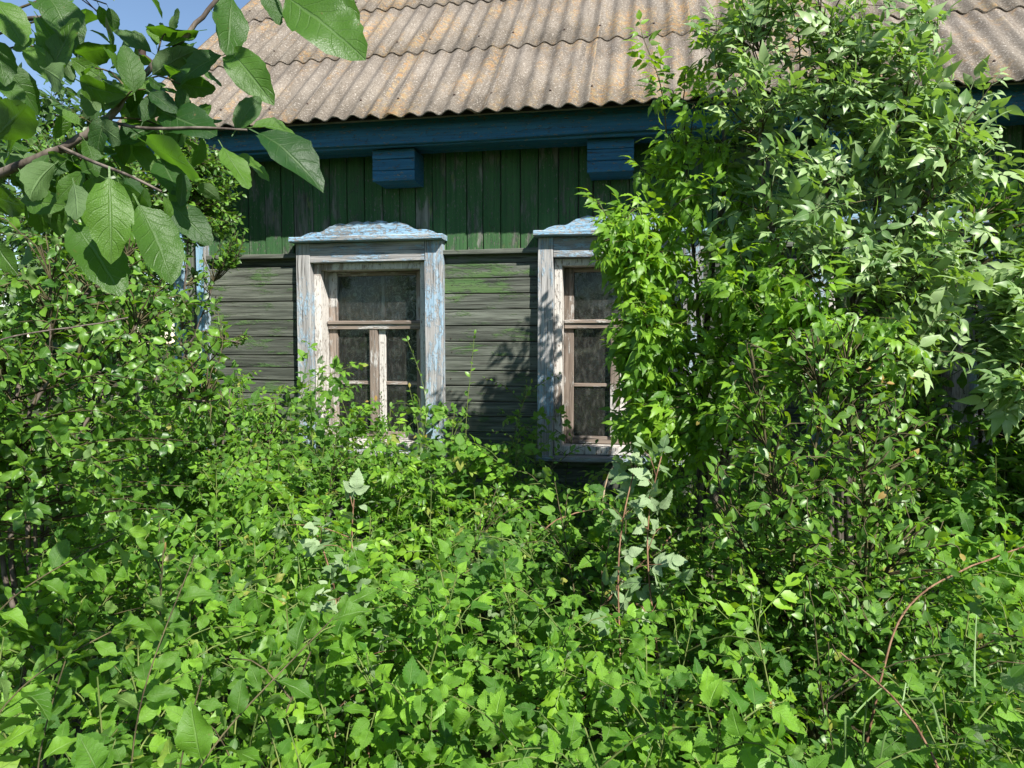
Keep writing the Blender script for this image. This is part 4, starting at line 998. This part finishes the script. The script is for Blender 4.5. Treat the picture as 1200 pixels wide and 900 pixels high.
# bare arching canes
def bare(label, pts, r, mat, thorns=True, name='dry_cane'):
    pts = [np.array(q, float) for q in pts]
    bd = pts[0] - pts[1]; bd[2] = 0; bd = unit(bd) * min(.3, .5 * pts[0][2]) if np.linalg.norm(bd) > .02 else bd
    base = np.array([pts[0][0] + bd[0], pts[0][1] + bd[1], GZ])
    path = wiggle(even(smooth_path(([base - UP * .03] if pts[0][2] > .05 else []) + pts, 80), 50, 40), .0012)
    rel = path - base
    me = make_mesh(name, *tube(rel, np.linspace(r, r * .5, 50), 6), M[mat], smooth=True)
    o = empty(name, base, label, 'cane'); add('stem', me, o)
    if thorns:
        T = []
        for k in range(60):
            a = rel[rng.integers(8, 49)]; v = unit(rng.normal(0, 1, 3)); T.append(tube([a, a + v * r * 2.6], [r * .45, .0002], 3))
        tag(add('thorn', make_mesh('thorn', *join(T), M[mat]), o), kind='stuff')
bare('dry red brown cane bent over sideways below the dark gap', [(-0.479, -1.795, 0.533), (-0.474, -1.787, 0.667), (-0.450, -1.721, 0.849), (-0.370, -1.653, 0.892), (-0.255, -1.580, 0.905)], .005, 'red_cane')
bare('smooth tan cane arching over the pale raspberry leaves', [(-0.177, -1.624, 0.774), (-0.179, -1.613, 0.982), (-0.191, -1.557, 1.095), (-0.110, -1.488, 1.162), (0.010, -1.363, 1.174), (0.153, -1.235, 1.156)], .005, 'tan_cane', False)
bare('thorny red cane slanting out of the shade at the right', [(0.612, -2.592, 0.879), (0.676, -2.527, 0.928), (0.791, -2.452, 0.961), (0.961, -2.317, 0.993), (1.182, -2.173, 1.014)], .0038, 'red_cane')
bare('thin brown cane lying across the grass at the bottom right', [(0.561, -3.168, 0.776), (0.541, -3.117, 0.842), (0.502, -3.070, 0.891), (0.450, -3.026, 0.936), (0.403, -2.983, 0.949)], .004, 'red_cane')
bare('orange dry cane among the pale raspberry leaves below the second window', [(-0.130, -1.925, 0.700), (-0.040, -1.854, 0.754), (0.055, -1.783, 0.813), (0.110, -1.718, 0.874)], .006, 'red_cane')
bare('brown thin trunk below the maple with stripped bark', [(0.275, -1.222, 0.996), (0.251, -1.220, 1.111), (0.235, -1.164, 1.258), (0.217, -1.106, 1.430)], .010, 'tan_cane', False, 'dead_stem')
bare('bare grey plum branch sticking out of the plum shrub', [(-1.914, -2.868, 1.568), (-1.680, -2.824, 1.585), (-1.555, -2.746, 1.648), (-1.529, -2.638, 1.675)], .004, 'bark', False)

# grass blades at the bottom right
def grass_tuft(base, blades, label):
    o = empty('grass_tuft', base, label, 'grass')
    for pts, w in blades:
        path = smooth_path([np.array(q) - np.array(base) for q in pts], 16)
        d = unit(np.gradient(path, axis=0)); sd = unit(np.cross(d, np.array([.2, 1, .1])))
        ww = w * np.sin(np.linspace(.35, math.pi, 16) ** .8)[:, None]
        V = np.concatenate([path - sd * ww, path + np.array([0, -.0015, -.001]), path + sd * ww])
        i = np.arange(15); F = np.concatenate([np.stack([i, 16+i, 17+i, i+1], -1), np.stack([16+i, 32+i, 33+i, 17+i], -1)])
        add('blade', make_mesh('blade', V, F, M['grass'], smooth=True), o)
gb = G((0.464, -2.935, 0.716)); gb = (gb[0], gb[1], 0)
grass_tuft(gb, [([gb, (0.452, -2.984, 0.779), (0.468, -3.028, 0.854), (0.543, -3.062, 0.902), (0.556, -3.092, 0.864), (0.575, -3.114, 0.786)], .0022), ([gb, (0.414, -2.993, 0.743), (0.431, -2.986, 0.815), (0.517, -2.916, 0.864)], .0022),
    ([gb, (0.469, -3.034, 0.736), (0.506, -3.023, 0.823), (0.539, -2.962, 0.887)], .002)], 'pale green bent grass blades arching over dark gap at the bottom right')
gb2 = G((0.747, -2.780, 0.719))
grass_tuft(gb2, [([gb2, (0.725, -2.835, 0.726), (0.746, -2.772, 0.857), (0.771, -2.711, 0.956)], .0018), ([gb2, (0.714, -2.838, 0.707), (0.693, -2.838, 0.764), (0.733, -2.777, 0.818)], .0018)], 'upright thin grass blades beside the thorny red cane')

# ------------------------------------------------------------------ which leaves show: the largest become parts of their own
def finish_plants():
    F_ = np.array([-math.sin(CAM_YAW) * math.cos(CAM_PITCH), math.cos(CAM_YAW) * math.cos(CAM_PITCH), -math.sin(CAM_PITCH)])
    R_ = np.array([math.cos(CAM_YAW), math.sin(CAM_YAW), 0]); U_ = np.cross(R_, F_)
    P_, D_, N_, S_, I_ = [], [], [], [], []
    for i, p in enumerate(PLANTS):
        if not p.p: continue
        P_.append(np.concatenate(p.p)); D_.append(np.concatenate(p.d)); N_.append(np.concatenate(p.n)); S_.append(np.concatenate(p.s)); I_.append(np.full(len(S_[-1]), i))
    P_, D_, N_, S_, I_ = map(np.concatenate, (P_, D_, N_, S_, I_))
    N_ = unit(N_ - (N_ * D_).sum(1)[:, None] * D_); X_ = np.cross(D_, N_)
    keep = np.linalg.norm(P_ - CAM_POS, axis=1) > .5
    keep &= ~((P_[:, 1] > -.03) & (P_[:, 0] > WX0 - .15)) & (P_[:, 2] > .02)   # no leaf inside the wall or the soil
    P_, D_, N_, S_, I_, X_ = (a[keep] for a in (P_, D_, N_, S_, I_, X_))
    T_ = rng.integers(0, 1000, len(S_)); RN = rng.random(len(S_))
    best = {}
    cells = []; deps = []; ids = []
    for a, b in ((.3, 0), (.55, 0), (.8, 0), (.5, .2), (.5, -.2), (.75, .12), (.75, -.12), (.65, .25), (.65, -.25)):
        q = P_ + D_ * (S_ * a)[:, None] + X_ * (S_ * b)[:, None] - CAM_POS
        dz = q @ F_
        u = 512 + 737 * (q @ R_) / np.maximum(dz, .05); v = 384 - 737 * (q @ U_) / np.maximum(dz, .05)
        ok = (dz > .1) & (u >= 0) & (u < 1024) & (v >= 0) & (v < 768)
        cells.append(((v[ok] // 4).astype(int) * 256 + (u[ok] // 4).astype(int))); deps.append(dz[ok]); ids.append(np.nonzero(ok)[0])
    cells, deps, ids = map(np.concatenate, (cells, deps, ids))
    o = np.lexsort((deps, cells)); cells, ids = cells[o], ids[o]
    first = np.ones(len(cells), bool); first[1:] = cells[1:] != cells[:-1]
    wins = np.bincount(ids[first], minlength=len(S_))
    for i, p in enumerate(PLANTS):
        root = empty(p.name, p.base, p.label, p.cat, p.group)
        for st in p.stems:
            add('trunk' if p.cat == 'tree' else 'stem', make_mesh('stem', st[0] - p.base, st[1], M[p.stem_mat], smooth=True), root)
        if p.twigs:
            v, f = join(p.twigs); tag(add('twig_work', make_mesh('twig_work', v - p.base, f, M['twig' if p.stem_mat == 'bark' else p.stem_mat], smooth=True), root), kind='stuff')
        idx = np.nonzero(I_ == i)[0]
        if not len(idx): continue
        tm = TM[p.kind]; nt = len(tm['t']); mat = M[tm['mat']]
        w = wins[idx]; order = np.argsort(-w, kind='stable')
        single = [k for k in order[:p.limit] if w[k] >= 4]
        chosen = np.zeros(len(idx), bool); chosen[single] = True
        for k in idx[chosen]:
            t = T_[k] % nt
            if tm['me'][t] is None:
                V, F, U = tm['hi'][t]; tm['me'][t] = make_mesh('leaf', V, F, mat, U, smooth=True)
            ob = bpy.data.objects.new('leaf', tm['me'][t]); COL.objects.link(ob)
            ob.parent = root
            s = S_[k]; q = P_[k] - p.base
            ob.matrix_basis = Matrix(((X_[k,0]*s, D_[k,0]*s, N_[k,0]*s, q[0]), (X_[k,1]*s, D_[k,1]*s, N_[k,1]*s, q[1]), (X_[k,2]*s, D_[k,2]*s, N_[k,2]*s, q[2]), (0, 0, 0, 1)))
        rest = idx[~chosen]
        if not len(rest): continue
        VV, FF, UU, RR = [], [], [], []; off = 0
        for t in range(nt):
            r = rest[T_[rest] % nt == t]
            if not len(r): continue
            V, F, U = tm['t'][t]
            W = (P_[r] - p.base)[:, None] + S_[r][:, None, None] * (V[None, :, 0:1] * X_[r][:, None] + V[None, :, 1:2] * D_[r][:, None] + V[None, :, 2:3] * N_[r][:, None])
            nv = len(V)
            FF.append((F[None] + (np.arange(len(r)) * nv)[:, None, None]).reshape(-1, 3) + off)
            VV.append(W.reshape(-1, 3)); UU.append(np.tile(U, (len(r), 1))); RR.append(np.repeat(RN[r], nv)); off += nv * len(r)
        me = make_mesh('foliage', np.concatenate(VV), np.concatenate(FF), mat, np.concatenate(UU), np.concatenate(RR), smooth=True)
        tag(add('crown' if p.cat == 'tree' else 'foliage', me, root), kind='stuff')
    print('leaves', len(S_), 'single', int((wins >= 4).sum()))
finish_plants()
print('objects', len(bpy.data.objects), 'tris', sum(len(m.polygons) for m in bpy.data.meshes))
